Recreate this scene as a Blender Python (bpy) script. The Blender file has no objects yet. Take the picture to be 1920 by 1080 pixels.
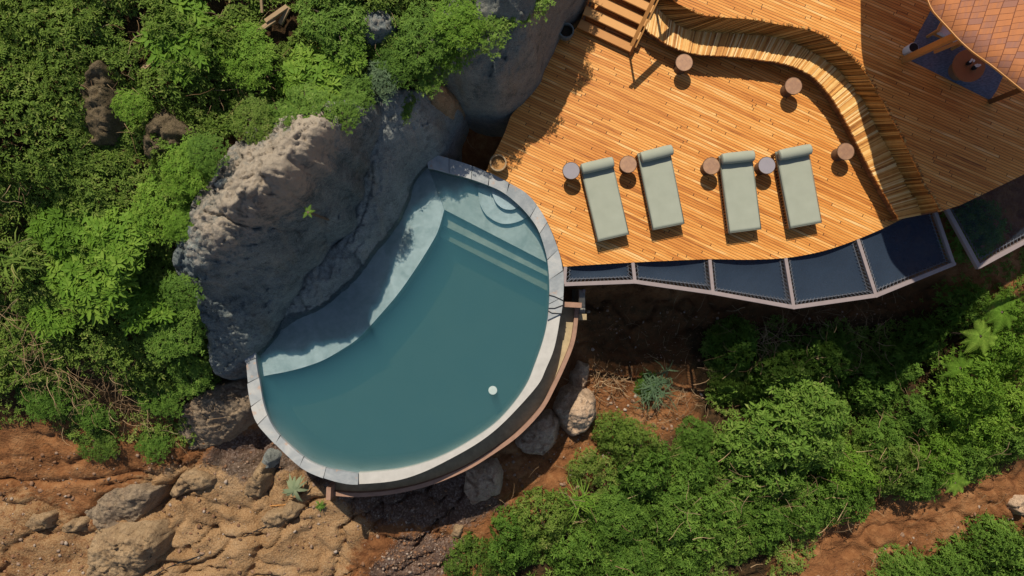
import bpy, bmesh, math, random
import numpy as np
from mathutils import Vector, Quaternion, Matrix
R = math.radians
sc = bpy.context.scene
C = sc.collection
# ------------------------------------------------------------------ camera
CH = 17.0                       # drone height above the deck
PPM = 75.0                      # photo pixels per metre on the deck
cam = bpy.data.cameras.new('camera'); cam.sensor_width = 36; cam.lens = 18*CH/(960/PPM)
cam.clip_end = 3000; cam.clip_start = .1
co = bpy.data.objects.new('camera', cam); C.objects.link(co); co.location = (0, 0, CH)
sc.camera = co
# ------------------------------------------------------------------ light
SX, SY = .15, -.745              # shadow offset per metre of height
w = bpy.data.worlds.new('World'); sc.world = w; w.use_nodes = True
nt = w.node_tree; bg = nt.nodes['Background']
sky = nt.nodes.new('ShaderNodeTexSky'); sky.sky_type = 'NISHITA'; sky.sun_disc = False
el = math.atan(1/math.hypot(SX, SY)); sky.sun_elevation = el; sky.sun_rotation = math.atan2(-SX, -SY)
nt.links.new(sky.outputs[0], bg.inputs[0]); bg.inputs[1].default_value = .08
sl = bpy.data.lights.new('sun', 'SUN'); sl.energy = 4.6; sl.angle = R(.5); sl.color = (1, .92, .78)
so = bpy.data.objects.new('sun', sl); C.objects.link(so)
so.rotation_euler = Vector((SX, SY, -1)).to_track_quat('-Z', 'Y').to_euler(); so.location = (-10, 30, 40)
sc.view_settings.view_transform = 'Standard'; sc.view_settings.look = 'None'
sc.view_settings.exposure = 0.0; sc.view_settings.gamma = 1
sc.cycles.max_bounces = 8; sc.cycles.transparent_max_bounces = 12; sc.cycles.volume_bounces = 0

# ------------------------------------------------------------------ helpers
rng = np.random.default_rng(7); random.seed(7)
def P(px, py, z=0.0):
    s = (CH-z)/CH/PPM
    return ((px-960)*s, (540-py)*s, z)
def PL(pts, z): return [P(a, b, z) for a, b in pts]
T = rng.random((256, 256))
def vn(x, y):
    xi = np.floor(x).astype(int); yi = np.floor(y).astype(int); fx = x-xi; fy = y-yi
    fx = fx*fx*(3-2*fx); fy = fy*fy*(3-2*fy)
    a = T[xi % 256, yi % 256]; b = T[(xi+1) % 256, yi % 256]; c = T[xi % 256, (yi+1) % 256]; d = T[(xi+1) % 256, (yi+1) % 256]
    return (a*(1-fx)+b*fx)*(1-fy)+(c*(1-fx)+d*fx)*fy
def fbm(x, y, f=1.0, o=4, g=.5, seed=0):
    x = np.asarray(x, float)*f+seed*17.3+500; y = np.asarray(y, float)*f+seed*9.7+500
    s = 0; a = 1; t = 0
    for i in range(o):
        s = s+a*(vn(x, y)-.5); t += a; a *= g; x, y = x*1.87+y*.73+3.1, y*1.87-x*.73*.5+7.7
    return s/t*2            # about -1..1
def chips(x, y, cell, tilt, seed=0):
    """broken-stone facets: every jittered cell is a small tilted plane"""
    x = np.asarray(x, float)/cell+400; y = np.asarray(y, float)/cell+400; xi = np.floor(x).astype(int); yi = np.floor(y).astype(int)
    best = np.full(x.shape, 1e9); z = np.zeros(x.shape)
    for di in (-1, 0, 1):
        for dj in (-1, 0, 1):
            a = (xi+di+seed*7) % 256; c = (yi+dj+seed*13) % 256
            cx = xi+di+T[a, c]; cy = yi+dj+T[c, a]; d = (x-cx)**2+(y-cy)**2; m = d < best; best = np.where(m, d, best)
            z = np.where(m, (T[(a+31) % 256, c]-.5)+((T[a, (c+57) % 256]-.5)*(x-cx)+(T[(a+11) % 256, (c+5) % 256]-.5)*(y-cy))*2*tilt, z)
    return z*cell
def tps(ctrl):
    c = np.array(ctrl, float); n = len(c)
    def U(d2): return np.where(d2 > 1e-9, d2*np.log(np.maximum(d2, 1e-9)), 0)
    d2 = ((c[:, None, :2]-c[None, :, :2])**2).sum(2)
    A = np.zeros((n+3, n+3)); A[:n, :n] = U(d2)+np.eye(n)*.15
    A[:n, n] = 1; A[:n, n+1:n+3] = c[:, :2]; A[n:, :n] = A[:n, n:].T
    s = np.linalg.solve(A, np.concatenate([c[:, 2], [0, 0, 0]]))
    def f(x, y):
        x = np.asarray(x, float); y = np.asarray(y, float); z = s[n]+s[n+1]*x+s[n+2]*y
        for i in range(n): z = z+s[i]*U((x-c[i, 0])**2+(y-c[i, 1])**2)
        return z
    return f
def inside_dist(x, y, poly):
    """signed distance to polygon, positive inside"""
    p = np.array([q[:2] for q in poly], float); m = len(p)
    d = np.full(x.shape, 1e9); ins = np.zeros(x.shape, bool)
    for i in range(m):
        a = p[i]; b = p[(i+1) % m]; ab = b-a
        t = np.clip(((x-a[0])*ab[0]+(y-a[1])*ab[1])/max((ab**2).sum(), 1e-12), 0, 1)
        d = np.minimum(d, np.hypot(x-a[0]-t*ab[0], y-a[1]-t*ab[1]))
        cnd = ((a[1] > y) != (b[1] > y))
        with np.errstate(divide='ignore', invalid='ignore'):
            xc = (b[0]-a[0])*(y-a[1])/(b[1]-a[1]+1e-15)+a[0]
        ins ^= cnd & (x < xc)
    return np.where(ins, d, -d)
def smooth(pts, n=6, closed=False):
    pts = [np.array(p, float) for p in pts]; out = []; m = len(pts)
    rngi = range(m) if closed else range(m-1)
    for i in rngi:
        p0 = pts[(i-1) % m] if closed or i > 0 else pts[0]*2-pts[1]
        p1 = pts[i]; p2 = pts[(i+1) % m]
        p3 = pts[(i+2) % m] if closed or i+2 < m else pts[-1]*2-pts[-2]
        for k in range(n):
            t = k/n
            out.append(.5*((2*p1)+(-p0+p2)*t+(2*p0-5*p1+4*p2-p3)*t*t+(-p0+3*p1-3*p2+p3)*t**3))
    if not closed: out.append(pts[-1])
    return [tuple(o) for o in out]
def resample(pts, n):
    p = np.array(pts, float); d = np.r_[0, np.cumsum(np.linalg.norm(np.diff(p, axis=0), axis=1))]
    t = np.linspace(0, d[-1], n)
    return np.stack([np.interp(t, d, p[:, k]) for k in range(p.shape[1])], 1)

def link(o, mat=None, parent=None):
    C.objects.link(o)
    if mat: o.data.materials.append(mat)
    if parent is not None: o.parent = parent
    return o
def tag(o, label=None, cat=None, group=None, kind=None):
    if label: o['label'] = label
    if cat: o['category'] = cat
    if group: o['group'] = group
    if kind: o['kind'] = kind
    return o
def empty(name, loc=(0, 0, 0), rz=0, **k):
    o = bpy.data.objects.new(name, None); C.objects.link(o); o.location = loc; o.rotation_euler = (0, 0, rz)
    o.empty_display_size = .2
    return tag(o, **k)
def copy_tree(o, parent=None):
    c = o.copy(); C.objects.link(c); c.parent = parent
    for ch in list(o.children): copy_tree(ch, c)
    return c
def npmesh(name, verts, faces, mat=None, parent=None, attrs=None, smooth_=False):
    """faces: (F,k) array of equal size"""
    me = bpy.data.meshes.new(name); verts = np.asarray(verts, np.float32); faces = np.asarray(faces, np.int32)
    k = faces.shape[1]
    me.vertices.add(len(verts)); me.vertices.foreach_set('co', verts.ravel())
    me.loops.add(faces.size); me.loops.foreach_set('vertex_index', faces.ravel())
    me.polygons.add(len(faces)); me.polygons.foreach_set('loop_start', np.arange(0, faces.size, k, dtype=np.int32))
    me.polygons.foreach_set('loop_total', np.full(len(faces), k, np.int32))
    if smooth_: me.polygons.foreach_set('use_smooth', np.ones(len(faces), bool))
    for an, av in (attrs or {}).items():
        a = me.attributes.new(an, 'FLOAT', 'POINT'); a.data.foreach_set('value', np.asarray(av, np.float32))
    me.update(calc_edges=True); me.validate()
    return link(bpy.data.objects.new(name, me), mat, parent)

class MB:
    """collects simple solids, each with its own random number, into ONE mesh"""
    def __init__(s): s.v = []; s.f = []; s.r = []
    def add(s, vs, fs, r=None):
        n = len(s.v); r = random.random() if r is None else r
        s.v += [tuple(v) for v in vs]; s.f += [tuple(n+i for i in f) for f in fs]; s.r += [r]*len(vs); return s
    def box(s, c, d, rz=0, bev=0, r=None, M=None):
        hx, hy, hz = d[0]/2, d[1]/2, d[2]/2; b = min(bev, hx*.9, hy*.9, hz*.9)
        if b <= 0:
            vs = [(x, y, z) for z in (-hz, hz) for x, y in ((-hx, -hy), (hx, -hy), (hx, hy), (-hx, hy))]
            fs = [(3, 2, 1, 0), (4, 5, 6, 7), (0, 1, 5, 4), (1, 2, 6, 5), (2, 3, 7, 6), (3, 0, 4, 7)]
        else:
            def ring(ix, z): return [(x*(hx-ix), y*(hy-ix), z) for x, y in ((-1, -1), (1, -1), (1, 1), (-1, 1))]
            vs = ring(b, -hz)+ring(0, -hz+b)+ring(0, hz-b)+ring(b, hz)
            fs = [(3, 2, 1, 0), (12, 13, 14, 15)]
            for k in range(3):
                for i in range(4): j = (i+1) % 4; fs.append((k*4+i, k*4+j, k*4+4+j, k*4+4+i))
        if M is None: M = Matrix.Translation(c) @ Matrix.Rotation(rz, 4, 'Z')
        return s.add([M @ Vector(v) for v in vs], fs, r)
    def bar(s, a, b, w_, h_, r=None, bev=.004):
        a = Vector(a); b = Vector(b); d = b-a; L = d.length; x = d.normalized()
        up = Vector((0, 0, 1)) if abs(x.z) < .98 else Vector((0, 1, 0))
        y = up.cross(x).normalized(); z = x.cross(y)
        M = Matrix.Translation((a+b)/2) @ Matrix((x, y, z)).transposed().to_4x4()
        return s.box(None, (L, w_, h_), bev=bev, r=r, M=M)
    def lathe(s, prof, c=(0, 0, 0), n=32, r=None):
        vs = []; fs = []
        for (rr, z) in prof:
            for i in range(n): a = 2*math.pi*i/n; vs.append((c[0]+rr*math.cos(a), c[1]+rr*math.sin(a), c[2]+z))
        for k in range(len(prof)-1):
            for i in range(n): j = (i+1) % n; fs.append((k*n+i, k*n+j, (k+1)*n+j, (k+1)*n+i))
        fs.append(tuple(reversed(range(n)))); m = (len(prof)-1)*n; fs.append(tuple(m+i for i in range(n)))
        return s.add(vs, fs, r)
    def tube(s, pts, rad, n=6, r=None, taper=1.0):
        vs = []; fs = []; m = len(pts); pts = [Vector(p) for p in pts]
        for k, p in enumerate(pts):
            d = (pts[min(k+1, m-1)]-pts[max(k-1, 0)]).normalized(); up = Vector((0, 0, 1)) if abs(d.z) < .9 else Vector((1, 0, 0))
            x = up.cross(d).normalized(); y = d.cross(x); q = rad*(1+(taper-1)*k/max(m-1, 1))
            for i in range(n): a = 2*math.pi*i/n; vs.append(p+x*q*math.cos(a)+y*q*math.sin(a))
        for k in range(m-1):
            for i in range(n): j = (i+1) % n; fs.append((k*n+i, k*n+j, (k+1)*n+j, (k+1)*n+i))
        fs.append(tuple(reversed(range(n)))); fs.append(tuple((m-1)*n+i for i in range(n)))
        return s.add(vs, fs, r)
    def prism(s, outline, ztop, zbot, r=None):
        n = len(outline)
        a = sum(outline[i][0]*outline[(i+1) % n][1]-outline[(i+1) % n][0]*outline[i][1] for i in range(n))
        o = list(outline) if a > 0 else list(reversed(outline))
        vs = [(p[0], p[1], zbot) for p in o]+[(p[0], p[1], ztop) for p in o]
        fs = [tuple(reversed(range(n))), tuple(range(n, 2*n))]+[(i, (i+1) % n, n+(i+1) % n, n+i) for i in range(n)]
        return s.add(vs, fs, r)
    def strip(s, A, B, ztop, zbot, r=None):
        """solid ribbon between two curves of equal count; ztop per point list or number"""
        n = len(A); zt = ztop if hasattr(ztop, '__len__') else [ztop]*n; vs = []
        for i in range(n): vs += [(A[i][0], A[i][1], zt[i]), (B[i][0], B[i][1], zt[i]), (B[i][0], B[i][1], zbot), (A[i][0], A[i][1], zbot)]
        fs = []
        for i in range(n-1):
            for k in range(4): fs.append((i*4+k, i*4+(k+1) % 4, i*4+4+(k+1) % 4, i*4+4+k))
        fs += [(0, 3, 2, 1), ((n-1)*4, (n-1)*4+1, (n-1)*4+2, (n-1)*4+3)]
        return s.add(vs, fs, r)
    def build(s, name, mat=None, parent=None, smooth_=False, tri=False):
        me = bpy.data.meshes.new(name); me.from_pydata(s.v, [], s.f)
        a = me.attributes.new('rnd', 'FLOAT', 'POINT'); a.data.foreach_set('value', s.r)
        bm = bmesh.new(); bm.from_mesh(me)
        bmesh.ops.recalc_face_normals(bm, faces=bm.faces)
        if tri: bmesh.ops.triangulate(bm, faces=[f for f in bm.faces if len(f.verts) > 4])
        if smooth_:
            for f in bm.faces: f.smooth = len(f.verts) <= 4
            for e in bm.edges:
                if len(e.link_faces) == 2 and e.calc_face_angle() > .7: e.smooth = False
        bm.to_mesh(me); bm.free()
        return link(bpy.data.objects.new(name, me), mat, parent)

# ------------------------------------------------------------------ materials
class NB:
    def __init__(s, name):
        s.m = bpy.data.materials.new(name); s.m.use_nodes = True; s.t = s.m.node_tree
        s.b = s.t.nodes['Principled BSDF']; s.out = s.t.nodes['Material Output']
    def n(s, typ, **k):
        o = s.t.nodes.new(typ)
        for a, v in k.items(): setattr(o, a, v)
        return o
    def l(s, a, b): s.t.links.new(a, b)
    def put(s, sock, v):
        if hasattr(v, 'is_linked') or isinstance(v, bpy.types.NodeSocket): s.l(v, sock)
        else: sock.default_value = v
    def math(s, op, a, b=None, c=None):
        o = s.n('ShaderNodeMath', operation=op); s.put(o.inputs[0], a)
        if b is not None: s.put(o.inputs[1], b)
        if c is not None: s.put(o.inputs[2], c)
        return o.outputs[0]
    def pos(s, scale=(1, 1, 1), rot=(0, 0, 0), obj=True):
        tc = s.n('ShaderNodeTexCoord'); mp = s.n('ShaderNodeMapping'); s.l(tc.outputs['Object'], mp.inputs[0])
        mp.inputs['Scale'].default_value = scale; mp.inputs['Rotation'].default_value = rot; return mp.outputs[0]
    def noise(s, vec, scale, detail=4, rough=.55, dist=0):
        o = s.n('ShaderNodeTexNoise'); s.l(vec, o.inputs['Vector']); o.inputs['Scale'].default_value = scale
        o.inputs['Detail'].default_value = detail; o.inputs['Roughness'].default_value = rough; o.inputs['Distortion'].default_value = dist
        return o.outputs['Fac']
    def vor(s, vec, scale, feature='F1', out='Distance', rnd=1):
        o = s.n('ShaderNodeTexVoronoi', feature=feature); s.l(vec, o.inputs['Vector']); o.inputs['Scale'].default_value = scale
        o.inputs['Randomness'].default_value = rnd; return o.outputs[out]
    def ramp(s, f, stops, interp='LINEAR'):
        o = s.n('ShaderNodeValToRGB'); s.l(f, o.inputs[0]); cr = o.color_ramp; cr.interpolation = interp
        while len(cr.elements) < len(stops): cr.elements.new(.5)
        for e, (p, c) in zip(cr.elements, stops): e.position = p; e.color = (c[0], c[1], c[2], 1)
        return o.outputs[0]
    def rng(s, f, a, b, c=0, d=1):
        o = s.n('ShaderNodeMapRange'); s.put(o.inputs[0], f)
        for i, v in enumerate((a, b, c, d)): o.inputs[i+1].default_value = v
        return o.outputs[0]
    def mix(s, f, a, b, mode='MIX'):
        o = s.n('ShaderNodeMix', data_type='RGBA', blend_type=mode); s.put(o.inputs[0], f)
        for i, v in ((6, a), (7, b)):
            if isinstance(v, bpy.types.NodeSocket): s.l(v, o.inputs[i])
            else: o.inputs[i].default_value = (v[0], v[1], v[2], 1)
        return o.outputs[2]
    def attr(s, name): o = s.n('ShaderNodeAttribute', attribute_name=name); return o.outputs['Fac']
    def bump(s, h, st=.4, d=.02):
        o = s.n('ShaderNodeBump'); s.l(h, o.inputs['Height']); o.inputs['Strength'].default_value = st; o.inputs['Distance'].default_value = d
        s.l(o.outputs[0], s.b.inputs['Normal']); return o
    def col(s, c, rough=.6, spec=.3):
        s.put(s.b.inputs['Base Color'], c if isinstance(c, bpy.types.NodeSocket) else (c[0], c[1], c[2], 1))
        s.b.inputs['Roughness'].default_value = rough; s.b.inputs['Specular IOR Level'].default_value = spec; return s.m

def plank_mat(name, ang, width, length, stops, gap=.07, endgap=.012, gapcol=(.03, .012, .005), rough=.55, grain=1.0, bump=.5):
    b = NB(name); v = b.pos(rot=(0, 0, ang)); sx = b.n('ShaderNodeSeparateXYZ'); b.l(v, sx.inputs[0])
    vv = b.math('DIVIDE', sx.outputs[1], width); row = b.math('FLOOR', vv); fv = b.math('FRACT', vv)
    wn = b.n('ShaderNodeTexWhiteNoise', noise_dimensions='1D'); b.l(row, wn.inputs['W'])
    uu = b.math('ADD', b.math('DIVIDE', sx.outputs[0], length), b.math('MULTIPLY', wn.outputs['Value'], 7.31))
    col = b.math('FLOOR', uu); fu = b.math('FRACT', uu)
    cx = b.n('ShaderNodeCombineXYZ'); b.l(row, cx.inputs[0]); b.l(col, cx.inputs[1])
    w2 = b.n('ShaderNodeTexWhiteNoise', noise_dimensions='2D'); b.l(cx.outputs[0], w2.inputs['Vector'])
    rid = w2.outputs['Value']
    # grain stretched along the plank, different on every plank
    gx = b.n('ShaderNodeCombineXYZ'); b.l(b.math('MULTIPLY', sx.outputs[0], 1.3), gx.inputs[0]); b.l(b.math('MULTIPLY', sx.outputs[1], 22), gx.inputs[1])
    b.l(b.math('MULTIPLY', rid, 37), gx.inputs[2])
    g = b.noise(gx.outputs[0], 1.0, 5, .6, .4)
    patch = b.noise(b.pos(), .5, 3)
    f = b.math('ADD', b.math('MULTIPLY', rid, .55), b.math('ADD', b.math('MULTIPLY', g, 1.5*grain), b.math('MULTIPLY', patch, .35)))
    f = b.math('SUBTRACT', f, .67)
    c = b.ramp(f, stops)
    kn = b.vor(gx.outputs[0], .35); c = b.mix(b.rng(kn, .05, .11, .45, 0), c, (.12, .04, .012))
    m1 = b.math('GREATER_THAN', fv, gap); m2 = b.math('GREATER_THAN', fu, endgap); m = b.math('MULTIPLY', m1, m2)
    c = b.mix(m, gapcol, c)
    b.bump(b.math('ADD', m, b.math('MULTIPLY', g, .12)), bump, .008)
    return b.col(c, rough, .3)
WOOD = [(.0, (.27, .082, .014)), (.2, (.52, .178, .030)), (.38, (.61, .225, .040)), (.6, (.71, .295, .060)), (.8, (.77, .365, .092)), (1, (.86, .52, .21))]
deck_m = plank_mat('deck planks', R(24.5), .064, 2.8, WOOD, .12, .006)
deck2_m = plank_mat('upper deck planks', R(23), .064, 2.4, WOOD, .12, .006)
roof_m = plank_mat('shingles', R(-77), .170, .112, [(0, (.38, .17, .11)), (.22, (.52, .20, .08)), (.6, (.60, .225, .08)), (1, (.66, .27, .11))], .055, .06, (.20, .065, .03), .5, .5, .7)

def slat_mat(name, stops, rough=.55):
    b = NB(name); r = b.attr('rnd'); v = b.pos(); g = b.noise(v, 9, 4, .6); f = b.math('ADD', b.math('MULTIPLY', r, .8), b.math('MULTIPLY', g, .35))
    c = b.ramp(b.math('SUBTRACT', f, .08), stops); b.bump(g, .2, .01); return b.col(c, rough, .3)
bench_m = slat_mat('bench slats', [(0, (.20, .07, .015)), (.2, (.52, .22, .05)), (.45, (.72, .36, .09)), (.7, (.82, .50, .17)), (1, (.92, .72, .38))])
back_shade_m = slat_mat('shaded bench back slats', [(0, (.10, .035, .008)), (.3, (.26, .11, .022)), (.6, (.42, .20, .045)), (1, (.66, .40, .13))])  # bench wood darkened: shade of the sun-averted back painted into its colour
tread_m = slat_mat('stair wood', [(0, (.45, .19, .05)), (.5, (.58, .27, .075)), (1, (.66, .34, .11))])
darkwood_m = slat_mat('dark wood', [(0, (.10, .045, .018)), (.5, (.18, .085, .035)), (1, (.26, .13, .055))])
beam_m = slat_mat('orange beam', [(0, (.45, .19, .05)), (1, (.62, .30, .09))])
def plain(name, c, rough=.6, var=.25, scale=6, bump=.15, metal=0, spec=.3, dark=None):
    b = NB(name); v = b.pos(); n = b.noise(v, scale, 5, .6); d = dark or tuple(x*(1-var) for x in c)
    cc = b.ramp(n, [(.3, d), (.7, c)]); b.b.inputs['Metallic'].default_value = metal
    if bump: b.bump(n, bump, .01)
    return b.col(cc, rough, spec)
fabric_m = NB('sage canvas'); _v = fabric_m.pos(); _n = fabric_m.noise(_v, 2.5, 3); _w = fabric_m.noise(_v, 120, 2)
fabric_m.bump(fabric_m.math('ADD', _n, fabric_m.math('MULTIPLY', _w, .15)), .12, .02)
fabric_m = fabric_m.col(fabric_m.ramp(_n, [(.3, (.31, .325, .255)), (.7, (.345, .36, .285))]), .95, .05)
pipe_m = plain('sage piping', (.20, .21, .165), .9, .1, 5, 0)
copper_m = plain('copper top', (.44, .25, .14), .45, .4, 7, .1, .3, .4, (.27, .15, .10))
greytop_m = plain('grey stone top', (.30, .27, .29), .6, .12, 5, .1)
ped_m = plain('stool pedestal', (.16, .085, .045), .6, .4, 8)
steel_m = plain('painted steel', (.31, .25, .24), .55, .15, 4, .05)
pot_m = plain('glazed pot', (.20, .22, .20), .5, .4, 12); potin_m = plain('dark soil in pot', (.05, .035, .02), .9, .5, 20)
pottan_m = plain('tan pot', (.42, .28, .14), .5, .4, 10); sandin_m = plain('sand in pot', (.50, .26, .09), .9, .4, 12)
white_m = plain('white ceramic', (.75, .75, .72), .5, .08, 5, .05); black_m = plain('black opening', (.012, .012, .014), .5, .3, 5, 0)
cable_m = plain('black cable', (.02, .02, .022), .5, .2, 5, 0); cush_m = plain('white cushion', (.62, .62, .62), .9, .1, 5, .1)
table_m = slat_mat('round table wood', [(0, (.20, .075, .025)), (1, (.34, .14, .05))])
b = NB('blue woven rug'); v = b.pos(rot=(0, 0, R(25)), scale=(14, 60, 14)); n = b.noise(v, 1, 4, .65); n2 = b.noise(b.pos(), 1.6, 3)
b.bump(n, .6, .02); rug_m = b.col(b.mix(b.rng(n2, .4, .6), b.ramp(n, [(.3, (.07, .07, .095)), (.7, (.22, .22, .28))]), b.ramp(n, [(.3, (.055, .075, .105)), (.7, (.17, .21, .29))])), .95, .1)

# rock: tan grey with stains, lichens, fine grain
def rock_mat(name, light, mid, dark, bump=1.0, warm=(.25, .15, .08), lit_top=None):
    b = NB(name); v = b.pos(); n1 = b.noise(v, .9, 6, .6, .6); n2 = b.noise(v, 5, 7, .75, .3); n3 = b.noise(v, 24, 6, .8)
    f = b.math('ADD', b.math('MULTIPLY', n1, .45), b.math('ADD', b.math('MULTIPLY', n2, .35), b.math('MULTIPLY', n3, .35)))
    c = b.ramp(f, [(.44, dark), (.56, mid), (.70, light)])
    st = b.noise(b.pos(scale=(1.6, .35, .4), rot=(0, 0, R(25))), 1.2, 5, .6); c = b.mix(b.rng(st, .54, .72, 0, .4), c, warm)
    lk = b.noise(v, 2.6, 6, .75); c = b.mix(b.rng(lk, .56, .64, 0, .5), c, tuple(x*.55 for x in dark))
    lk = b.noise(v, 7.0, 6, .75); c = b.mix(b.rng(lk, .60, .66, 0, .35), c, tuple(min(1, x*1.35) for x in light))
    sp = b.noise(v, 38, 3, .7); c = b.mix(b.rng(sp, .36, .46, .55, 0), c, tuple(x*.35 for x in dark)); sp = b.noise(v, 55, 2, .6); c = b.mix(b.rng(sp, .60, .68, 0, .4), c, tuple(min(1, x*1.6) for x in light))
    if lit_top:
        # sunlit brown above, shaded teal below: light painted into the albedo by height
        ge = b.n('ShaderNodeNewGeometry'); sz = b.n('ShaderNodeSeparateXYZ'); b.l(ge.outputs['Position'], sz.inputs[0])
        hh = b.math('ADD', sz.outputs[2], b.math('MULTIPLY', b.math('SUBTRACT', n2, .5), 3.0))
        c2 = b.ramp(f, [(.44, tuple(x*.45 for x in lit_top)), (.54, tuple(x*.85 for x in lit_top)), (.70, lit_top)]); c = b.mix(b.rng(hh, 2.7, 3.5), c, c2)
    vo = b.vor(v, 11, 'SMOOTH_F1'); v2 = b.vor(v, 4.2, 'F1')
    h = b.math('ADD', b.math('MULTIPLY', n2, .6), b.math('ADD', b.math('MULTIPLY', n3, .5), b.math('ADD', b.math('MULTIPLY', vo, .3), b.math('MULTIPLY', v2, .25))))
    b.bump(h, bump, .075); return b.col(c, .95, .08)
rock_m = rock_mat('weathered granite with lit top', (.30, .325, .30), (.175, .20, .195), (.065, .082, .084), 1.0, (.27, .215, .14), lit_top=(.46, .38, .29))
slab_m = rock_mat('smooth grey rock', (.34, .355, .32), (.235, .25, .235), (.12, .135, .135), .8, (.32, .26, .17))
darkrock_m = rock_mat('dark grey rock', (.30, .295, .245), (.20, .205, .18), (.10, .115, .11), .7, (.27, .20, .11))
tanrock_m = rock_mat('tan rock', (.46, .33, .20), (.34, .23, .13), (.19, .12, .07), .9, (.36, .19, .08))
paler_m = rock_mat('pale boulder', (.62, .46, .32), (.50, .355, .24), (.30, .20, .13), .7, (.50, .29, .15))
mossrock_m = rock_mat('mossy rock', (.25, .19, .12), (.16, .12, .07), (.07, .06, .035), 1, (.11, .10, .04))
brownrock_m = rock_mat('brown layered rock', (.42, .32, .215), (.29, .215, .145), (.15, .11, .08), 1.0, (.34, .18, .09))
# ground
b = NB('red soil'); v = b.pos(); n1 = b.noise(v, .7, 6, .6); n2 = b.noise(v, 5, 6, .7); n3 = b.noise(v, 30, 5, .7)
soil = b.ramp(b.math('ADD', b.math('MULTIPLY', n1, .5), b.math('MULTIPLY', n2, .5)), [(.36, (.14, .055, .022)), (.5, (.25, .108, .042)), (.64, (.36, .185, .082))])
tan = b.ramp(b.math('ADD', b.math('MULTIPLY', n1, .4), b.math('MULTIPLY', n3, .6)), [(.40, (.22, .115, .05)), (.5, (.34, .205, .10)), (.62, (.45, .30, .17))])
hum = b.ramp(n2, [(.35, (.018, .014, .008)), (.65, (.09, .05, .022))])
gr = b.ramp(b.vor(v, 22, 'F1', 'Color'), [(.2, (.06, .045, .04)), (.6, (.11, .08, .065)), (.95, (.24, .19, .16))])
c = b.mix(b.rng(b.math('ADD', b.attr('tan'), b.math('MULTIPLY', b.math('SUBTRACT', n2, .5), 1.6)), .35, .65), soil, tan)
c = b.mix(b.rng(b.math('ADD', b.attr('gravel'), b.math('MULTIPLY', b.math('SUBTRACT', n2, .5), 1.8)), .4, .7, 0, .8), c, gr)
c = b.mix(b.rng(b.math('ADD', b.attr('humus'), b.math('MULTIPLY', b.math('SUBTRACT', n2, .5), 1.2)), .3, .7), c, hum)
bitsn = b.vor(v, 17); c = b.mix(b.rng(bitsn, .05, .08, .35, 0), c, (.42, .30, .20))
b.bump(b.math('ADD', b.math('MULTIPLY', n2, .8), b.math('ADD', b.math('MULTIPLY', n3, .4), b.math('MULTIPLY', b.vor(v, 14), .3))), 1.0, .07)
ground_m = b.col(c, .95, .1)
# plaster, coping, concrete
b = NB('grey pool plaster'); v = b.pos(); n1 = b.noise(v, 1.3, 6, .6, .8); n2 = b.noise(v, 8, 5, .7)
c = b.ramp(b.math('ADD', b.math('MULTIPLY', n1, .65), b.math('MULTIPLY', n2, .35)), [(.38, (.30, .36, .38)), (.5, (.40, .46, .49)), (.62, (.50, .56, .60))])
b.bump(n2, .2, .01); plaster_m = b.col(c, .8, .2)
b = NB('slate coping'); v = b.pos(); r = b.attr('rnd'); n1 = b.noise(v, 2.2, 6, .65, .6); n2 = b.noise(v, 14, 5, .7)
c = b.ramp(b.math('ADD', b.math('MULTIPLY', n1, .7), b.math('MULTIPLY', r, .3)), [(.35, (.25, .27, .28)), (.52, (.37, .38, .375)), (.66, (.48, .465, .43))])
c = b.mix(b.rng(b.noise(v, 3.1, 5, .7), .58, .66, 0, .7), c, (.48, .30, .20)); b.bump(n2, .5, .02); slate_m = b.col(c, .7, .2)
b = NB('dark pool plaster'); v = b.pos(); n1 = b.noise(v, 1.3, 5, .6); deep_m = b.col(b.ramp(n1, [(.4, (.22, .28, .28)), (.6, (.27, .33, .33))]), .85, .1)
conc_m = plain('pale concrete', (.53, .50, .45), .8, .16, 5, .2); wall_m = plain('pool outer render', (.24, .23, .24), .85, .3, 3, .3)
gutter_m = plain('sandy gutter', (.50, .38, .22), .9, .3, 6, .3); rust_m = plain('brown render rim', (.38, .22, .15), .8, .25, 6, .2)
post_m = plain('concrete pier', (.30, .29, .26), .85, .3, 7, .3)
# water
b = NB('pool water'); t = b.n('ShaderNodeBsdfTransparent'); g = b.n('ShaderNodeBsdfGlossy'); g.inputs['Roughness'].default_value = .03
t.inputs[0].default_value = (.93, .98, 1, 1)
fr = b.n('ShaderNodeFresnel'); fr.inputs[0].default_value = 1.33; mx = b.n('ShaderNodeMixShader')
bp = b.n('ShaderNodeBump'); bp.inputs['Strength'].default_value = .6; bp.inputs['Distance'].default_value = .02
b.l(b.noise(b.pos(), 9, 4), bp.inputs['Height']); b.l(bp.outputs[0], g.inputs['Normal']); b.l(bp.outputs[0], fr.inputs['Normal'])
b.l(fr.outputs[0], mx.inputs[0]); b.l(t.outputs[0], mx.inputs[1]); b.l(g.outputs[0], mx.inputs[2]); b.l(mx.outputs[0], b.out.inputs['Surface'])
va = b.n('ShaderNodeVolumeAbsorption'); va.inputs['Color'].default_value = (.0, .70, .86, 1); va.inputs['Density'].default_value = .6
vs = b.n('ShaderNodeVolumeScatter'); vs.inputs['Color'].default_value = (.21, .66, .98, 1); vs.inputs['Density'].default_value = 1.15
ad = b.n('ShaderNodeAddShader'); b.l(va.outputs[0], ad.inputs[0]); b.l(vs.outputs[0], ad.inputs[1]); b.l(ad.outputs[0], b.out.inputs['Volume'])
b.t.nodes.remove(b.b); water_m = b.m
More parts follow.
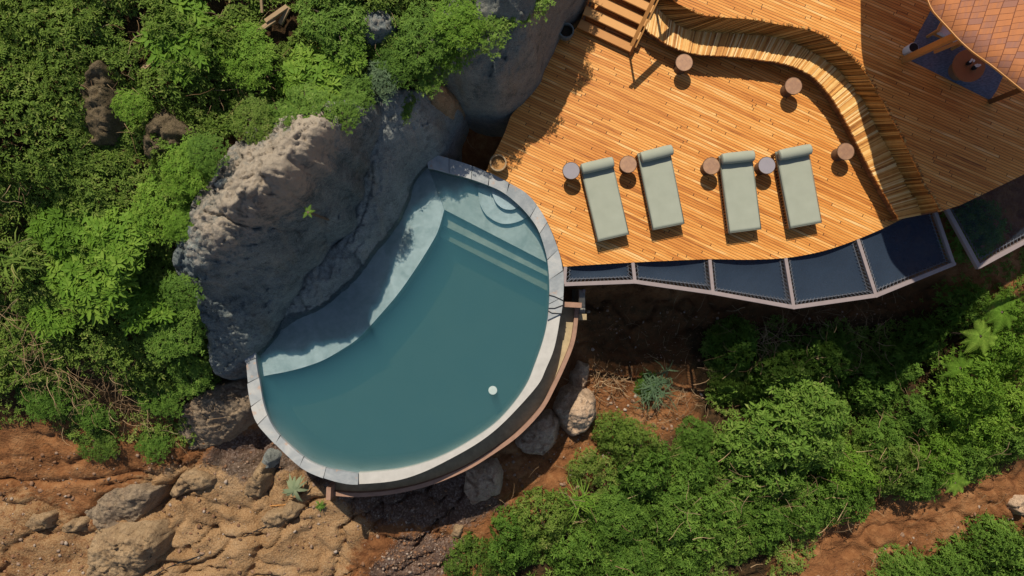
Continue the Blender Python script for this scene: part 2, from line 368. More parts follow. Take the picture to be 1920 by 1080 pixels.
# net: fine black-blue mesh
b = NB('woven netting'); b.col((.027, .043, .070), .8, .15)
tr = b.n('ShaderNodeBsdfTransparent'); mx = b.n('ShaderNodeMixShader'); n = b.noise(b.pos(), 3, 3)
b.l(b.rng(n, .3, .7, .76, .86), mx.inputs[0]); b.l(tr.outputs[0], mx.inputs[1]); b.l(b.b.outputs[0], mx.inputs[2]); b.l(mx.outputs[0], b.out.inputs['Surface']); net_m = b.m
openet_m = net_m.copy(); openet_m.name = 'open netting'
for n_ in openet_m.node_tree.nodes:
    if n_.type == 'MAP_RANGE': n_.inputs[3].default_value = .28; n_.inputs[4].default_value = .42
rope_m = plain('lacing rope', (.16, .17, .20), .7, .3, 30, 0)
# leaves
def leaf_mat(name, stops, trans=(.16, .26, .03), tw=.32, rough=.5):
    b = NB(name); r = b.attr('rnd'); oi = b.n('ShaderNodeObjectInfo'); n = b.noise(b.pos(), 2.0, 3)
    f = b.math('ADD', b.math('MULTIPLY', r, .62), b.math('ADD', b.math('MULTIPLY', oi.outputs['Random'], .36), b.math('MULTIPLY', n, .4)))
    c = b.ramp(b.math('SUBTRACT', f, .18), stops); b.col(c, .6, .12)
    tl = b.n('ShaderNodeBsdfTranslucent'); tc = b.mix(.55, c, trans); b.l(tc, tl.inputs[0])
    mx = b.n('ShaderNodeMixShader'); mx.inputs[0].default_value = tw; b.l(b.b.outputs[0], mx.inputs[1]); b.l(tl.outputs[0], mx.inputs[2]); b.l(mx.outputs[0], b.out.inputs['Surface'])
    return b.m
leaf_m = leaf_mat('shrub leaf', [(0, (.04, .09, .012)), (.35, (.09, .175, .024)), (.7, (.16, .27, .040)), (1, (.29, .36, .09))], tw=.28)
bright_m = leaf_mat('bright leaf', [(0, (.07, .14, .014)), (.5, (.14, .265, .028)), (1, (.28, .40, .06))], (.3, .40, .02))
cover_m = leaf_mat('undergrowth leaf', [(0, (.04, .075, .013)), (.35, (.10, .17, .026)), (.7, (.185, .27, .045)), (.9, (.29, .31, .09)), (1, (.36, .24, .12))])
grey_m = leaf_mat('grey green leaf', [(0, (.08, .14, .07)), (1, (.19, .27, .14))], (.15, .2, .1))
pale_m = leaf_mat('pale rosette leaf', [(0, (.22, .27, .15)), (1, (.36, .40, .24))], (.3, .36, .16))
dry_m = slat_mat('dry stems', [(0, (.12, .07, .03)), (.5, (.27, .17, .09)), (1, (.44, .32, .18))], .9)
bark_m = slat_mat('bark', [(0, (.06, .045, .03)), (1, (.16, .12, .08))], .9)

# ------------------------------------------------------------------ ground
GC = [(0, 0, 3.0), (300, 0, 3.0), (550, 0, 2.7), (800, 0, 2.2), (980, 0, 1.2), (0, 250, 2.7), (200, 250, 2.4), (400, 200, 2.5), (650, 130, 2.0), (750, 180, 1.5),
      (300, 400, 1.9), (0, 480, 1.5), (150, 450, 1.7), (250, 580, .8), (0, 650, .2), (150, 700, -.3), (330, 700, -.4), (380, 600, .2), (0, 820, -1.3), (200, 830, -1.5), (300, 830, -1.7),
      (0, 1080, -2.2), (200, 1000, -2.2), (400, 900, -2.3), (400, 1080, -2.6), (560, 900, -2.7), (640, 960, -3.0), (640, 1080, -3.1), (480, 820, -2.4), (900, 1000, -3.3), (780, 970, -3.2),
      (650, 600, -2.6), (700, 750, -3.0), (900, 700, -3.3), (1000, 880, -3.4), (1150, 700, -3.8), (1100, 600, -3.4), (1300, 800, -4.2), (1300, 600, -4.1), (1500, 600, -5), (1500, 900, -5),
      (1700, 700, -5), (1900, 650, -4.6), (1900, 900, -5.1), (1700, 1000, -5.3), (1500, 1080, -5.2), (1200, 1080, -4.3), (1900, 1080, -5.5), (880, 260, -1.3), (940, 330, -1.8), (1000, 450, -2.4),
      (800, 350, -1.5), (1200, 200, -2), (1600, 200, -3.2), (1900, 200, -4), (1080, 60, -1.2), (1300, -200, -1), (1900, -300, -2), (700, -300, 3.2), (0, -300, 4), (-400, 0, 4), (-400, 500, 2.4), (-400, 1100, -2),
      (2400, 500, -5.5), (2400, 1100, -6.5), (1000, 1500, -5), (0, 1500, -4), (500, 440, 1.2)]
gctrl = [P(*g) for g in GC]+[(-60, 50, 9), (0, 60, 3), (60, 50, -4), (-60, 0, 8), (60, 0, -9), (-60, -50, -4), (0, -60, -9), (60, -50, -13)]
gf0 = tps(gctrl)
def gf(x, y):
    x = np.clip(x, -60, 60); y = np.clip(y, -60, 60)
    z = gf0(x, y)
    ridge = np.abs(fbm(x, y, .9, 3, .5, 3))
    px_, py_ = 298-960, 540-932; s_ = (CH+2.3)/CH/PPM
    pit = .95*np.exp(-(((x-px_*s_)*.85+(y-py_*s_)*.5)**2/.16+((x-px_*s_)*-.5+(y-py_*s_)*.85)**2/.05))
    w_ = np.clip((-1.2-z)/1.2, 0, 1)*np.clip((-1.0-x)/4+.6, .15, 1)
    a_ = x*.87+y*.5; c_ = -x*.5+y*.87; c_ = c_+fbm(x, y, .5, 3, .5, 31)*.6
    r2 = 1-np.abs(fbm(a_*.45, c_, 1.1, 4, .6, 32)); led = np.clip((r2-.90)/.10, 0, 1)**1.3
    z = z-pit-w_*.26*led+w_*.08*fbm(a_*.4, c_, 2.2, 4, .6, 33)
    return z+fbm(x, y, .55, 4, .5, 1)*.28+fbm(x, y, 3.2, 4, .6, 2)*.065+chips(x, y, .12, 1, 9)*.12-(.16*np.clip(.12-ridge, 0, .12)/.12)
def axis(lo, hi, st, far):
    a = np.arange(lo, hi+st, st); e = [hi+st*1.0]
    stp = st
    while e[-1] < far: stp *= 1.35; e.append(e[-1]+stp)
    f = [lo-st]; stp = st
    while f[-1] > -far: stp *= 1.35; f.append(f[-1]-stp)
    return np.array(sorted(f)+list(a)+e[0:])
gx = axis(-18, 18, .065, 320); gy = axis(-11.5, 11.5, .065, 320)
X, Y = np.meshgrid(gx, gy); Z = gf(X, Y)
def zone(poly, z, soft):
    d = inside_dist(X, Y, PL(poly, z)); return np.clip(d/soft+.5, 0, 1)
tanz = zone([(300, 870), (420, 855), (540, 850), (600, 910), (690, 1000), (640, 1080), (600, 1300), (100, 1300), (130, 1080), (230, 940)], -2.6, .8)
tanz = np.maximum(tanz, .62*zone([(-300, 1010), (60, 900), (200, 980), (200, 1300), (-300, 1300)], -2.2, .8))
grav = zone([(400, 850), (440, 800), (520, 800), (640, 900), (760, 910), (900, 880), (950, 960), (860, 1000), (700, 985), (560, 880), (470, 900)], -3.0, .6)
grav = np.maximum(grav, .9*zone([(680, 1080), (760, 1000), (880, 1010), (860, 1060), (780, 1120)], -3.2, .4))
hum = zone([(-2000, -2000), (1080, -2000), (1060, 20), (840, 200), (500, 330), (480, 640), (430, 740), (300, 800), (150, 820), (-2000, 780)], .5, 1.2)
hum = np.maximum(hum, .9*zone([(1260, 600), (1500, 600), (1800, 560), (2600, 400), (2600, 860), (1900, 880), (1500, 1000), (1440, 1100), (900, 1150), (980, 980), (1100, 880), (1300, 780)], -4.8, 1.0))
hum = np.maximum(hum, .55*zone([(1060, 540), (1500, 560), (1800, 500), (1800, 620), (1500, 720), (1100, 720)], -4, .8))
ny, nx = X.shape; idx = np.arange(nx*ny).reshape(ny, nx)
F = np.stack([idx[:-1, :-1], idx[:-1, 1:], idx[1:, 1:], idx[1:, :-1]], -1).reshape(-1, 4)
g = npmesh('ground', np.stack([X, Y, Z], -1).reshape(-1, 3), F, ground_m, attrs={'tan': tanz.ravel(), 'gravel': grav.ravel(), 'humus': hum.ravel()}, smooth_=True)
tag(g, kind='structure')
def gz(x, y): return float(gf(np.array([x]), np.array([y]))[0])
def G(px, py, zg=None):
    """world point on the ground under a photo pixel"""
    z = -2.0 if zg is None else zg
    for _ in range(25):
        p = P(px, py, z); z = z*.4+.6*gz(p[0], p[1])
    return P(px, py, z)

# ------------------------------------------------------------------ rocks
def rock(name, outline, inner, mat, label, cat='rock', res=.05, amp=.10, rnd=.25, skirt=.8, slope=3.0, seed=0, sm=True, group=None, rough=1.0, chip=.5, chipmask=None, cracks=(), pits=()):
    ol = smooth([P(*o) for o in outline], 4, True) if sm else [P(*o) for o in outline]
    f = tps([P(*o) for o in outline]+[P(*o) for o in inner])
    a = np.array(ol); x0, y0 = a[:, 0].min()-skirt, a[:, 1].min()-skirt; x1, y1 = a[:, 0].max()+skirt, a[:, 1].max()+skirt
    xs = np.arange(x0, x1, res); ys = np.arange(y0, y1, res); XX, YY = np.meshgrid(xs, ys)
    D = inside_dist(XX, YY, ol)+fbm(XX, YY, 2.5, 3, .5, seed+5)*.05
    zz = f(XX, YY); t = np.clip(1-D/rnd, 0, 1); tt = np.minimum(t, 1)
    zz = zz-rnd*(1-np.sqrt(np.maximum(0, 1-np.minimum(tt, .98)**2)))-np.clip(-D, 0, 9)*slope
    n1 = fbm(XX, YY, .8, 4, .5, seed+1); n2 = fbm(XX, YY, 3.0, 4, .6, seed+2); n3 = fbm(XX, YY, 7.5, 4, .65, seed+3)
    rg = 1-np.abs(fbm(XX, YY, 1.3, 4, .55, seed+4))*2
    zz = zz+amp*(n1*1.4+n2*.8+rg*.5-.3)+amp*rough*n3*.45
    wx = XX+fbm(XX, YY, 5, 2, .5, seed+8)*.05; wy = YY+fbm(XX, YY, 5, 2, .5, seed+9)*.05
    zz = zz+chip*(chips(wx, wy, .42, .9, seed)*.30+chips(wx, wy, .16, 1.1, seed+1)*.45+chips(wx, wy, .075, 1.1, seed+2)*.5)*(1 if chipmask is None else chipmask(zz, XX, YY))
    q = fbm(XX+n2*.3, YY-n2*.3, 4.5, 2, .5, seed+6); zz = zz+amp*.5*rough*(np.round(q*5)/5)
    for (cpts, cw, cdp) in cracks:
        cc = smooth([P(*q) for q in cpts], 4); dd = np.full(XX.shape, 9.)
        wx2 = XX+fbm(XX, YY, 4, 3, .6, seed+12)*.08; wy2 = YY+fbm(XX, YY, 4, 3, .6, seed+13)*.08
        for q0, q1 in zip(cc[:-1], cc[1:]):
            ax, ay, bx, by = q0[0], q0[1], q1[0]-q0[0], q1[1]-q0[1]; tq = np.clip(((wx2-ax)*bx+(wy2-ay)*by)/(bx*bx+by*by), 0, 1)
            dd = np.minimum(dd, np.hypot(wx2-ax-tq*bx, wy2-ay-tq*by))
        zz = zz-cdp*np.exp(-(dd/cw)**2)
    for (pp_, pz, pd) in pits:
        dd = inside_dist(XX, YY, PL(pp_, pz)); zz = zz-pd*np.clip(dd/.12+.3, 0, 1)
    keep = D > -skirt
    ny, nx = XX.shape; idx = np.arange(nx*ny).reshape(ny, nx)
    k = keep[:-1, :-1] & keep[:-1, 1:] & keep[1:, 1:] & keep[1:, :-1]
    F = np.stack([idx[:-1, :-1], idx[:-1, 1:], idx[1:, 1:], idx[1:, :-1]], -1)[k]
    used = np.unique(F); mp = np.full(nx*ny, -1); mp[used] = np.arange(len(used))
    V = np.stack([XX, YY, zz], -1).reshape(-1, 3)[used]
    c = V.mean(0); c[2] = V[:, 2].min(); o = npmesh(name, V-c, mp[F], mat, smooth_=True); o.location = c
    return tag(o, label, cat, group), f
water_line = [(477, 662), (500, 637), (520, 623), (533, 617), (563, 597), (600, 580), (640, 548), (673, 520), (697, 483), (720, 457), (747, 420), (767, 380), (775, 350), (783, 333), (802, 312)]
main_o = [(470, 668, .1), (500, 630, .2), (507, 595, .5), (533, 556, .6), (563, 516, .6), (600, 476, .6), (618, 452, .6), (636, 415, .8), (652, 390, .9), (664, 370, .7), (675, 330, .9), (690, 290, 1.5), (705, 235, 2.1), (700, 190, 2.3),
          (600, 195, 2.8), (480, 235, 3.0), (415, 290, 3.1), (375, 350, 3.0), (330, 450, 2.4), (322, 500, 2.0), (360, 560, 1.3), (385, 640, .6), (395, 700, .1), (440, 700, -.3)]
main_i = [(600, 225, 3.7), (597, 260, 3.9), (590, 305, 4.05), (550, 348, 3.9), (500, 380, 3.7), (450, 408, 3.5), (430, 448, 3.2), (368, 498, 2.7), (500, 280, 3.6), (450, 330, 3.6), (410, 390, 3.5), (540, 290, 3.95), (520, 240, 3.4), (400, 440, 3.3),
          (655, 280, 3.0), (640, 350, 2.4), (650, 235, 3.1), (620, 400, 2.4), (590, 400, 2.9), (560, 470, 2.0), (500, 500, 1.8), (450, 550, 1.3), (430, 500, 2.4), (500, 450, 2.7), (540, 530, 1.3), (470, 590, 1.0), (400, 570, 1.6), (430, 640, .6)]
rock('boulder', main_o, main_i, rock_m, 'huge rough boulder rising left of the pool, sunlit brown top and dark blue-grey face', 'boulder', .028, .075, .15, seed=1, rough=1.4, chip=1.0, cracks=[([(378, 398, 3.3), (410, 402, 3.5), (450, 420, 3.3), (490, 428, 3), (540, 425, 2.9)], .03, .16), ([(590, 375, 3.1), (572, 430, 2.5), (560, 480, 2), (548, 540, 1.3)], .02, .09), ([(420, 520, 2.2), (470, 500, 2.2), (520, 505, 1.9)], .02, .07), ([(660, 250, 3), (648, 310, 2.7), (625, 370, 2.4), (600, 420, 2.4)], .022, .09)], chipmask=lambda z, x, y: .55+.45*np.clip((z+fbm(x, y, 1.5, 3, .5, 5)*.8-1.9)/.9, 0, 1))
band_o = [(468, 672, -.3)]+[(a, b_, -.25) for a, b_ in water_line]+[(838, 299, -.3), (853, 250, -.2), (862, 213, .2), (845, 185, .9), (790, 168, 1.6), (700, 180, 2.0), (690, 250, 1.6), (665, 330, .9), (640, 400, .35), (612, 450, .2), (590, 480, .2), (555, 515, .2), (525, 555, .15), (500, 595, .1), (480, 640, 0)]
band_i = [(800, 230, 1.25), (760, 280, 1.2), (740, 330, .9), (720, 380, .65), (800, 280, .5), (690, 430, .5), (650, 480, .45), (610, 530, .4), (570, 560, .35), (760, 220, 1.7), (720, 240, 1.8), (700, 320, 1.3), (740, 200, 1.9)]
rock('boulder', band_o, band_i, slab_m, 'long smooth grey rock sloping down to the water along the curved pool shelf', 'boulder', .035, .055, .10, seed=2, rough=1.1, slope=4, chip=.6, cracks=[([(545, 520, .2), (552, 545, .3), (562, 570, .3), (575, 588, .1)], .02, .10), ([(700, 300, 1.4), (690, 360, 1.0), (672, 420, .6), (655, 455, .4)], .02, .08), ([(760, 200, 1.9), (775, 250, 1.3), (790, 290, .7)], .02, .07)], pits=[([(652, 392), (660, 410), (650, 436), (630, 452), (610, 460), (606, 450), (632, 418)], .5, .9)])
up_o = [(785, 160, 1.3), (800, 90, 2.0), (830, 20, 2.4), (900, -200, 2.6), (1060, -260, 2.2), (1120, -200, 1.3), (1118, -100, .9), (1092, 0, .6), (1062, 35, .4), (1042, 80, .3), (1022, 120, .25), (1003, 165, .2), (975, 195, .15), (940, 216, .1), (900, 213, .1), (860, 203, .1), (835, 186, .5)]
up_i = [(950, 60, 2.4), (990, 80, 2.15), (925, 125, 2.0), (890, 105, 2.3), (850, 120, 2.1), (1015, 35, 2.2), (1060, -45, 2.2), (1090, -115, 2.3), (935, 180, 1.3), (880, 170, 1.4), (1010, 120, 1.2), (970, 160, 1.1), (1050, 20, 1.3)]
rock('boulder', up_o, up_i, darkrock_m, 'dark grey boulder bulging against the left edge of the wooden deck', 'boulder', .035, .06, .22, seed=3, rough=.9, chip=.55, cracks=[([(870, 90, 2.2), (890, 130, 2.1), (885, 175, 1.4)], .02, .06), ([(985, 110, 1.6), (960, 150, 1.4), (950, 195, .8)], .02, .06)])
RK = [
 ('low grey boulder below the rock face left of the pool coping', [(335, 800, -1.5), (345, 760, -1.2), (400, 722, -1), (450, 712, -.9), (470, 735, -1), (472, 770, -1.2), (440, 805, -1.6), (415, 830, -1.9), (370, 845, -2), (340, 845, -1.9)], [(400, 760, -.85), (430, 750, -.85), (380, 800, -1.3)], brownrock_m, .07, 11),
 ('sunlit sandy boulder, uppermost of the three below the pool gutter', [(1045, 770, -3.2), (1060, 742, -3.1), (1078, 737, -3.1), (1108, 752, -3.2), (1110, 785, -3.2), (1096, 806, -3.3), (1075, 813, -3.3), (1060, 795, -3.3)], [(1080, 770, -2.75), (1090, 780, -2.7)], paler_m, .05, 12),
 ('flat pale boulder in the pool shadow, middle one below the gutter', [(970, 830, -3.2), (1000, 795, -3.1), (1030, 783, -3.1), (1042, 795, -3.1), (1035, 830, -3.2), (1018, 850, -3.2), (985, 846, -3.2)], [(1010, 820, -2.8), (1020, 810, -2.8)], paler_m, .05, 13),
 ('pale grey boulder at the lowest point under the pool rim', [(877, 880, -3.1), (900, 868, -3.1), (925, 868, -3.1), (936, 890, -3.1), (932, 925, -3.2), (910, 935, -3.2), (888, 943, -3.2), (875, 920, -3.2)], [(905, 900, -2.7), (910, 890, -2.65)], paler_m, .05, 14),
 ('small grey stone beside the pool gutter above the boulders', [(1075, 700, -3.5), (1085, 682, -3.4), (1100, 690, -3.4), (1100, 715, -3.5), (1090, 730, -3.5), (1076, 722, -3.5)], [(1089, 705, -3.15)], paler_m, .04, 15),
 ('large tan rock with a shadowed right side in the bottom left corner', [(165, 1040, -2.2), (175, 1000, -2.1), (230, 985, -2.0), (290, 988, -2.0), (306, 1010, -2.1), (300, 1040, -2.2), (260, 1080, -2.4), (220, 1130, -2.5), (160, 1100, -2.4)], [(230, 1030, -1.6), (270, 1015, -1.5), (280, 1040, -1.7)], tanrock_m, .09, 16),
 ('brown layered rock above the large tan rock bottom left', [(160, 960, -2.1), (200, 925, -2), (250, 905, -2), (290, 920, -2.0), (265, 965, -2.1), (235, 995, -2.2), (190, 1000, -2.2)], [(230, 945, -1.75), (250, 930, -1.7)], brownrock_m, .09, 17),
 ('flat pointed tan slab lying on gravelly ground', [(320, 925, -2.2), (340, 895, -2.1), (362, 883, -2.1), (395, 900, -2.15), (390, 910, -2.2), (350, 922, -2.25), (325, 934, -2.3)], [(355, 905, -1.95), (380, 903, -2.0)], tanrock_m, .04, 18),
 ('upright pointed stone half lit beside the gravel', [(455, 920, -2.4), (475, 890, -2.3), (486, 873, -2.2), (493, 880, -2.2), (491, 915, -2.4), (485, 932, -2.5), (462, 927, -2.5)], [(480, 900, -1.95)], tanrock_m, .03, 19),
 ('small grey stone lying above the pointed stone', [(490, 868, -2.3), (495, 855, -2.2), (507, 864, -2.3), (502, 876, -2.3), (492, 878, -2.35)], [(498, 866, -2.05)], slab_m, .02, 20),
 ('flat tan stone near the left edge of the bare soil', [(45, 985, -1.9), (60, 968, -1.8), (88, 970, -1.8), (86, 990, -1.9), (65, 996, -2)], [(70, 980, -1.65)], tanrock_m, .04, 21),
 ('thin tan stone right of the flat stone on red soil', [(112, 992, -1.95), (130, 983, -1.9), (150, 985, -1.9), (140, 995, -2.0), (118, 999, -2.0)], [(130, 990, -1.8)], tanrock_m, .03, 22),
 ('pale stone beside the long crack', [(525, 965, -2.6), (540, 953, -2.5), (556, 960, -2.55), (550, 972, -2.6), (530, 976, -2.6)], [(540, 963, -2.4)], tanrock_m, .03, 23),
 ('broad pale stone slab left of the crack stone', [(487, 975, -2.55), (500, 963, -2.5), (523, 965, -2.5), (524, 982, -2.6), (500, 990, -2.6)], [(505, 975, -2.4)], tanrock_m, .03, 24),
 ('narrow tan stone at the edge of the pool shadow', [(845, 1005, -3.2), (855, 992, -3.1), (866, 990, -3.1), (862, 1005, -3.2), (850, 1012, -3.2)], [(857, 1000, -2.95)], tanrock_m, .02, 25),
 ('tall mossy rock poking out of the undergrowth upper left', [(148, 175, 2.9), (160, 140, 3.1), (180, 115, 3.2), (192, 150, 3.1), (198, 210, 3.0), (200, 260, 2.7), (175, 270, 2.6), (155, 225, 2.7)], [(170, 160, 3.15), (178, 200, 3.0), (165, 180, 3.0)], mossrock_m, .13, 26),
 ('brown mossy rock surrounded by leaves above the huge boulder', [(265, 270, 2.8), (280, 220, 2.9), (300, 195, 3.0), (318, 220, 3.0), (345, 245, 2.9), (330, 275, 2.8), (292, 296, 2.7), (270, 290, 2.7)], [(295, 235, 3.15), (310, 250, 3.1), (285, 270, 3.0)], mossrock_m, .14, 27),
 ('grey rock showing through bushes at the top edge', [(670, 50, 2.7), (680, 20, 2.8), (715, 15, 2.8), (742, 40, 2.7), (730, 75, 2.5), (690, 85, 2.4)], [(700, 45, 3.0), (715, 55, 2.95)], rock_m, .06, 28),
 ('small pale stone on the lit left side of the huge boulder', [(400, 345, 3.3), (405, 337, 3.4), (418, 337, 3.4), (420, 350, 3.3), (408, 354, 3.3)], [(410, 345, 3.85)], slab_m, .02, 29),
 ('tan stone at the foot of the dark gap between two boulders', [(788, 168, 1.6), (800, 152, 1.8), (825, 160, 1.6), (838, 180, 1.3), (832, 195, 1.1), (805, 186, 1.3)], [(812, 172, 2.0)], tanrock_m, .04, 30),
 ('pale rock at the right end of the dirt track', [(1905, 950, -4.9), (1915, 938, -4.9), (1935, 936, -4.9), (1940, 960, -4.9), (1915, 964, -5)], [(1922, 950, -4.5)], paler_m, .04, 31),
]
for (lab, o_, i_, m_, am, sd) in RK:
    if m_ is paler_m or sd in (18, 19): mx_ = sum(q[0] for q in o_)/len(o_); my_ = sum(q[1] for q in o_)/len(o_); o_ = [(mx_+(q[0]-mx_)*1.1, my_+(q[1]-my_)*1.1, q[2]) for q in o_]
    rock('boulder' if 'boulder' in lab else 'stone', o_, i_, m_, lab, 'boulder' if 'boulder' in lab else 'rock', .03, am, .05, skirt=.35, slope=3.5, seed=sd, rough=.9, sm=False, chip=.8)
# pebbles and rubble: one stuff object
def rubble(name, label, spots, mat, kind='stuff'):
    Vs = []; Fs = []; rr = []; n = 0
    ico = [(0, 0, 1), (.89, 0, .45), (.28, .85, .45), (-.72, .53, .45), (-.72, -.53, .45), (.28, -.85, .45), (.72, .53, -.45), (-.28, .85, -.45), (-.89, 0, -.45), (-.28, -.85, -.45), (.72, -.53, -.45), (0, 0, -1)]
    icf = [(0, 1, 2), (0, 2, 3), (0, 3, 4), (0, 4, 5), (0, 5, 1), (1, 6, 2), (2, 7, 3), (3, 8, 4), (4, 9, 5), (5, 10, 1), (6, 7, 2), (7, 8, 3), (8, 9, 4), (9, 10, 5), (10, 6, 1), (11, 7, 6), (11, 8, 7), (11, 9, 8), (11, 10, 9), (11, 6, 10)]
    ico = np.array(ico); icf = np.array(icf)
    for (poly, z0, cnt, smin, smax) in spots:
        a = np.array(PL(poly, z0)); x = rng.uniform(a[:, 0].min(), a[:, 0].max(), cnt*2); y = rng.uniform(a[:, 1].min(), a[:, 1].max(), cnt*2)
        k = inside_dist(x, y, a) > 0; x, y = x[k][:cnt], y[k][:cnt]; z = gf(x, y)
        for i in range(len(x)):
            s = smin+(smax-smin)*rng.random()**5; sc3 = s*np.array([rng.uniform(.6, 1.4), rng.uniform(.6, 1.2), rng.uniform(.3, .8)])
            v = ico*sc3*(1+rng.uniform(-.25, .25, (12, 1))); t = rng.uniform(0, 6.28); v = v @ np.array([[math.cos(t), math.sin(t), 0], [-math.sin(t), math.cos(t), 0], [0, 0, 1]])
            Vs.append(v+[x[i], y[i], z[i]+s*.1]); Fs.append(icf+n); rr += [rng.random()]*12; n += 12
    o = npmesh(name, np.concatenate(Vs), np.concatenate(Fs), mat, attrs={'rnd': rr}); return tag(o, label, 'rubble', kind=kind)
b = NB('pebbles'); c = b.ramp(b.attr('rnd'), [(0, (.12, .07, .045)), (.5, (.25, .13, .07)), (.85, (.30, .21, .15)), (1, (.42, .34, .27))]); peb_m = b.col(c, .9, .1)
rubble('gravel', 'loose pebbles and soil crumbs scattered on the bare red ground',
       [([(380, 860), (520, 790), (700, 920), (1000, 830), (1100, 700), (1180, 760), (900, 1000), (700, 1000), (560, 900)], -3.1, 2200, .008, .06),
        ([(680, 1080), (760, 990), (900, 1010), (860, 1080)], -3.2, 1100, .012, .06),
        ([(-50, 850), (300, 820), (700, 1000), (700, 1120), (-50, 1120)], -2.4, 2200, .008, .07),
        ([(1060, 560), (1500, 600), (1750, 560), (1700, 640), (1300, 760), (1100, 800)], -4, 1000, .01, .06),
        ([(1060, 800), (1200, 720), (1320, 800), (1250, 900), (1050, 930)], -3.9, 700, .012, .08),
        ([(1450, 1120), (1950, 890), (1950, 960), (1600, 1120)], -5.2, 500, .015, .09)], peb_m)

# ------------------------------------------------------------------ pool
outer = [(800, 299), (813, 291), (840, 297), (873, 307), (907, 320), (940, 337), (983, 361), (1007, 387), (1027, 420), (1040, 450), (1052, 487), (1056, 520), (1055, 560), (1051, 590), (1045, 627), (1037, 660), (1023, 693), (1010, 720), (973, 763), (933, 803), (893, 833), (840, 863), (790, 887), (740, 902), (673, 908), (640, 905), (600, 893), (567, 877), (533, 847), (500, 813), (480, 787), (470, 753), (465, 720), (462, 687), (460, 668)]
inner = [(803, 316), (815, 318), (840, 325), (873, 333), (913, 347), (943, 361), (973, 385), (993, 407), (1010, 433), (1023, 473), (1028, 503), (1030, 540), (1029, 573), (1025, 610), (1017, 643), (1003, 683), (988, 720), (963, 757), (930, 793), (893, 820), (847, 847), (800, 867), (750, 880), (707, 885), (673, 887), (640, 882), (613, 877), (580, 863), (547, 837), (520, 810), (503, 780), (493, 747), (488, 717), (483, 690), (479, 660)]
ZC = .0; ZW = -.09
outw = resample(smooth(PL(outer, ZC), 6), 181); innw = resample(smooth(PL(inner, ZC), 6), 181)
pool = empty('swimming_pool', P(760, 640, 0), label='half-round plunge pool with grey plaster shelf and steps, set against the huge boulder', cat='pool')
pl = Vector(pool.location)
def inpool(o): o.location = -pl; return o
def nearest(px, py, curve, z=0):
    p = P(px, py, z); return int(np.argmin(np.hypot(curve[:, 0]-p[0], curve[:, 1]-p[1])))
ia = nearest(1053, 590, outw); ib = nearest(673, 908, outw)
mb = MB()
def stones(i0, i1):
    i = float(i0)
    while i < i1-.5:
        L = random.uniform(4.5, 9); j = min(i+L, i1)
        def at(c, t): k = int(min(t, len(c)-1.001)); f = t-k; return c[k]*(1-f)+c[min(k+1, len(c)-1)]*f
        ts = np.linspace(i+.07, j-.07, 7); sk = random.uniform(-.3, .3)
        A = [at(innw, max(i0, t+sk*.5)) for t in ts]; B = [at(outw, max(i0, t-sk*.5)) for t in ts]
        o = random.uniform(-.02, .02)
        B = [b_+(b_-a_)/np.linalg.norm(b_-a_)*o for a_, b_ in zip(A, B)]
        mb.strip(A, B, ZC+random.uniform(.028, .045), ZC-.05); i = j
stones(0, ia); inpool(mb.build('stone_coping', slate_m, pool)); mb = MB(); stones(ib, 180)
inpool(mb.build('stone_coping', slate_m, pool))
m2 = MB(); m2.strip(innw[ia:ib+1], outw[ia:ib+1], ZC-.02, ZC-.2); inpool(m2.build('concrete_rim', conc_m, pool))
# wall below the rim, shrunk a little so nothing is coplanar
mid = innw*.5+outw*.5; wi = innw+(outw-innw)*.06; wo = outw+(innw-outw)*.05
m3 = MB(); m3.strip(wi, wo, ZC-.052, -3.6); inpool(m3.build('pool_wall', wall_m, pool))
m3 = MB(); m3.strip(innw[:]+(outw-innw)*.02, innw+(outw-innw)*.055, ZC-.055, -1.78); inpool(m3.build('inner_wall', deep_m, pool))
# basin floor and steps (submerged)
rockside = [(a-25, b_-25) for a, b_ in reversed(water_line)]
basin = [tuple(p[:2]) for p in (innw+(outw-innw)*.04)]
def hidden(px, py, z): return P(px, py, z)[:2]
rs = [hidden(a, b_, 0) for a, b_ in water_line]
rs_in = [(p[0]-.45, p[1]+.4) for p in rs]       # tucked under the rock
inpool(MB().prism(basin+rs_in, -1.72, -2.0).build('basin_floor', deep_m, pool, tri=True))
shelf_edge = smooth([P(a, b_, -.30)[:2] for a, b_ in [(480, 709), (500, 704), (550, 694), (600, 678), (640, 656), (673, 633), (713, 590), (747, 550), (780, 503), (807, 460), (820, 436), (827, 415), (833, 393)]], 4)
top_edge = [P(808, 318, -.3)[:2]]
li = nearest(479, 700, innw)
inpool(MB().prism(list(shelf_edge)+[P(805, 318, -.3)[:2]]+list(reversed(rs_in))+[P(470, 668, 0)[:2]], -.30, -1.71).build('shelf', plaster_m, pool, tri=True))
ig = nearest(1028, 495, innw); ig2 = nearest(1029, 520, innw); ig3 = nearest(1030, 549, innw)
wl = innw+(outw-innw)*.03
def step(pts, z, i1): return [P(a, b_, z)[:2] for a, b_ in pts]
plat = [P(800, 318, -.45)[:2]]+[tuple(wl[i][:2]) for i in range(6, ig+1, 2)]+[P(1028, 494, -.45)[:2], P(833, 393, -.45)[:2], P(820, 380, -.45)[:2]]
inpool(MB().prism(plat, -.42, -1.71).build('platform', plaster_m, pool, tri=True))
inpool(MB().prism([P(833, 393, -.42)[:2], P(1028, 492, -.42)[:2], P(1033, 521, -.7)[:2], P(826, 420, -.7)[:2]], -.72, -1.708).build('step', plaster_m, pool))
inpool(MB().prism([P(826, 420, -.72)[:2], P(1033, 521, -.72)[:2], P(1036, 550, -1.0)[:2], P(820, 441, -1.0)[:2]], -1.02, -1.706).build('step', plaster_m, pool))
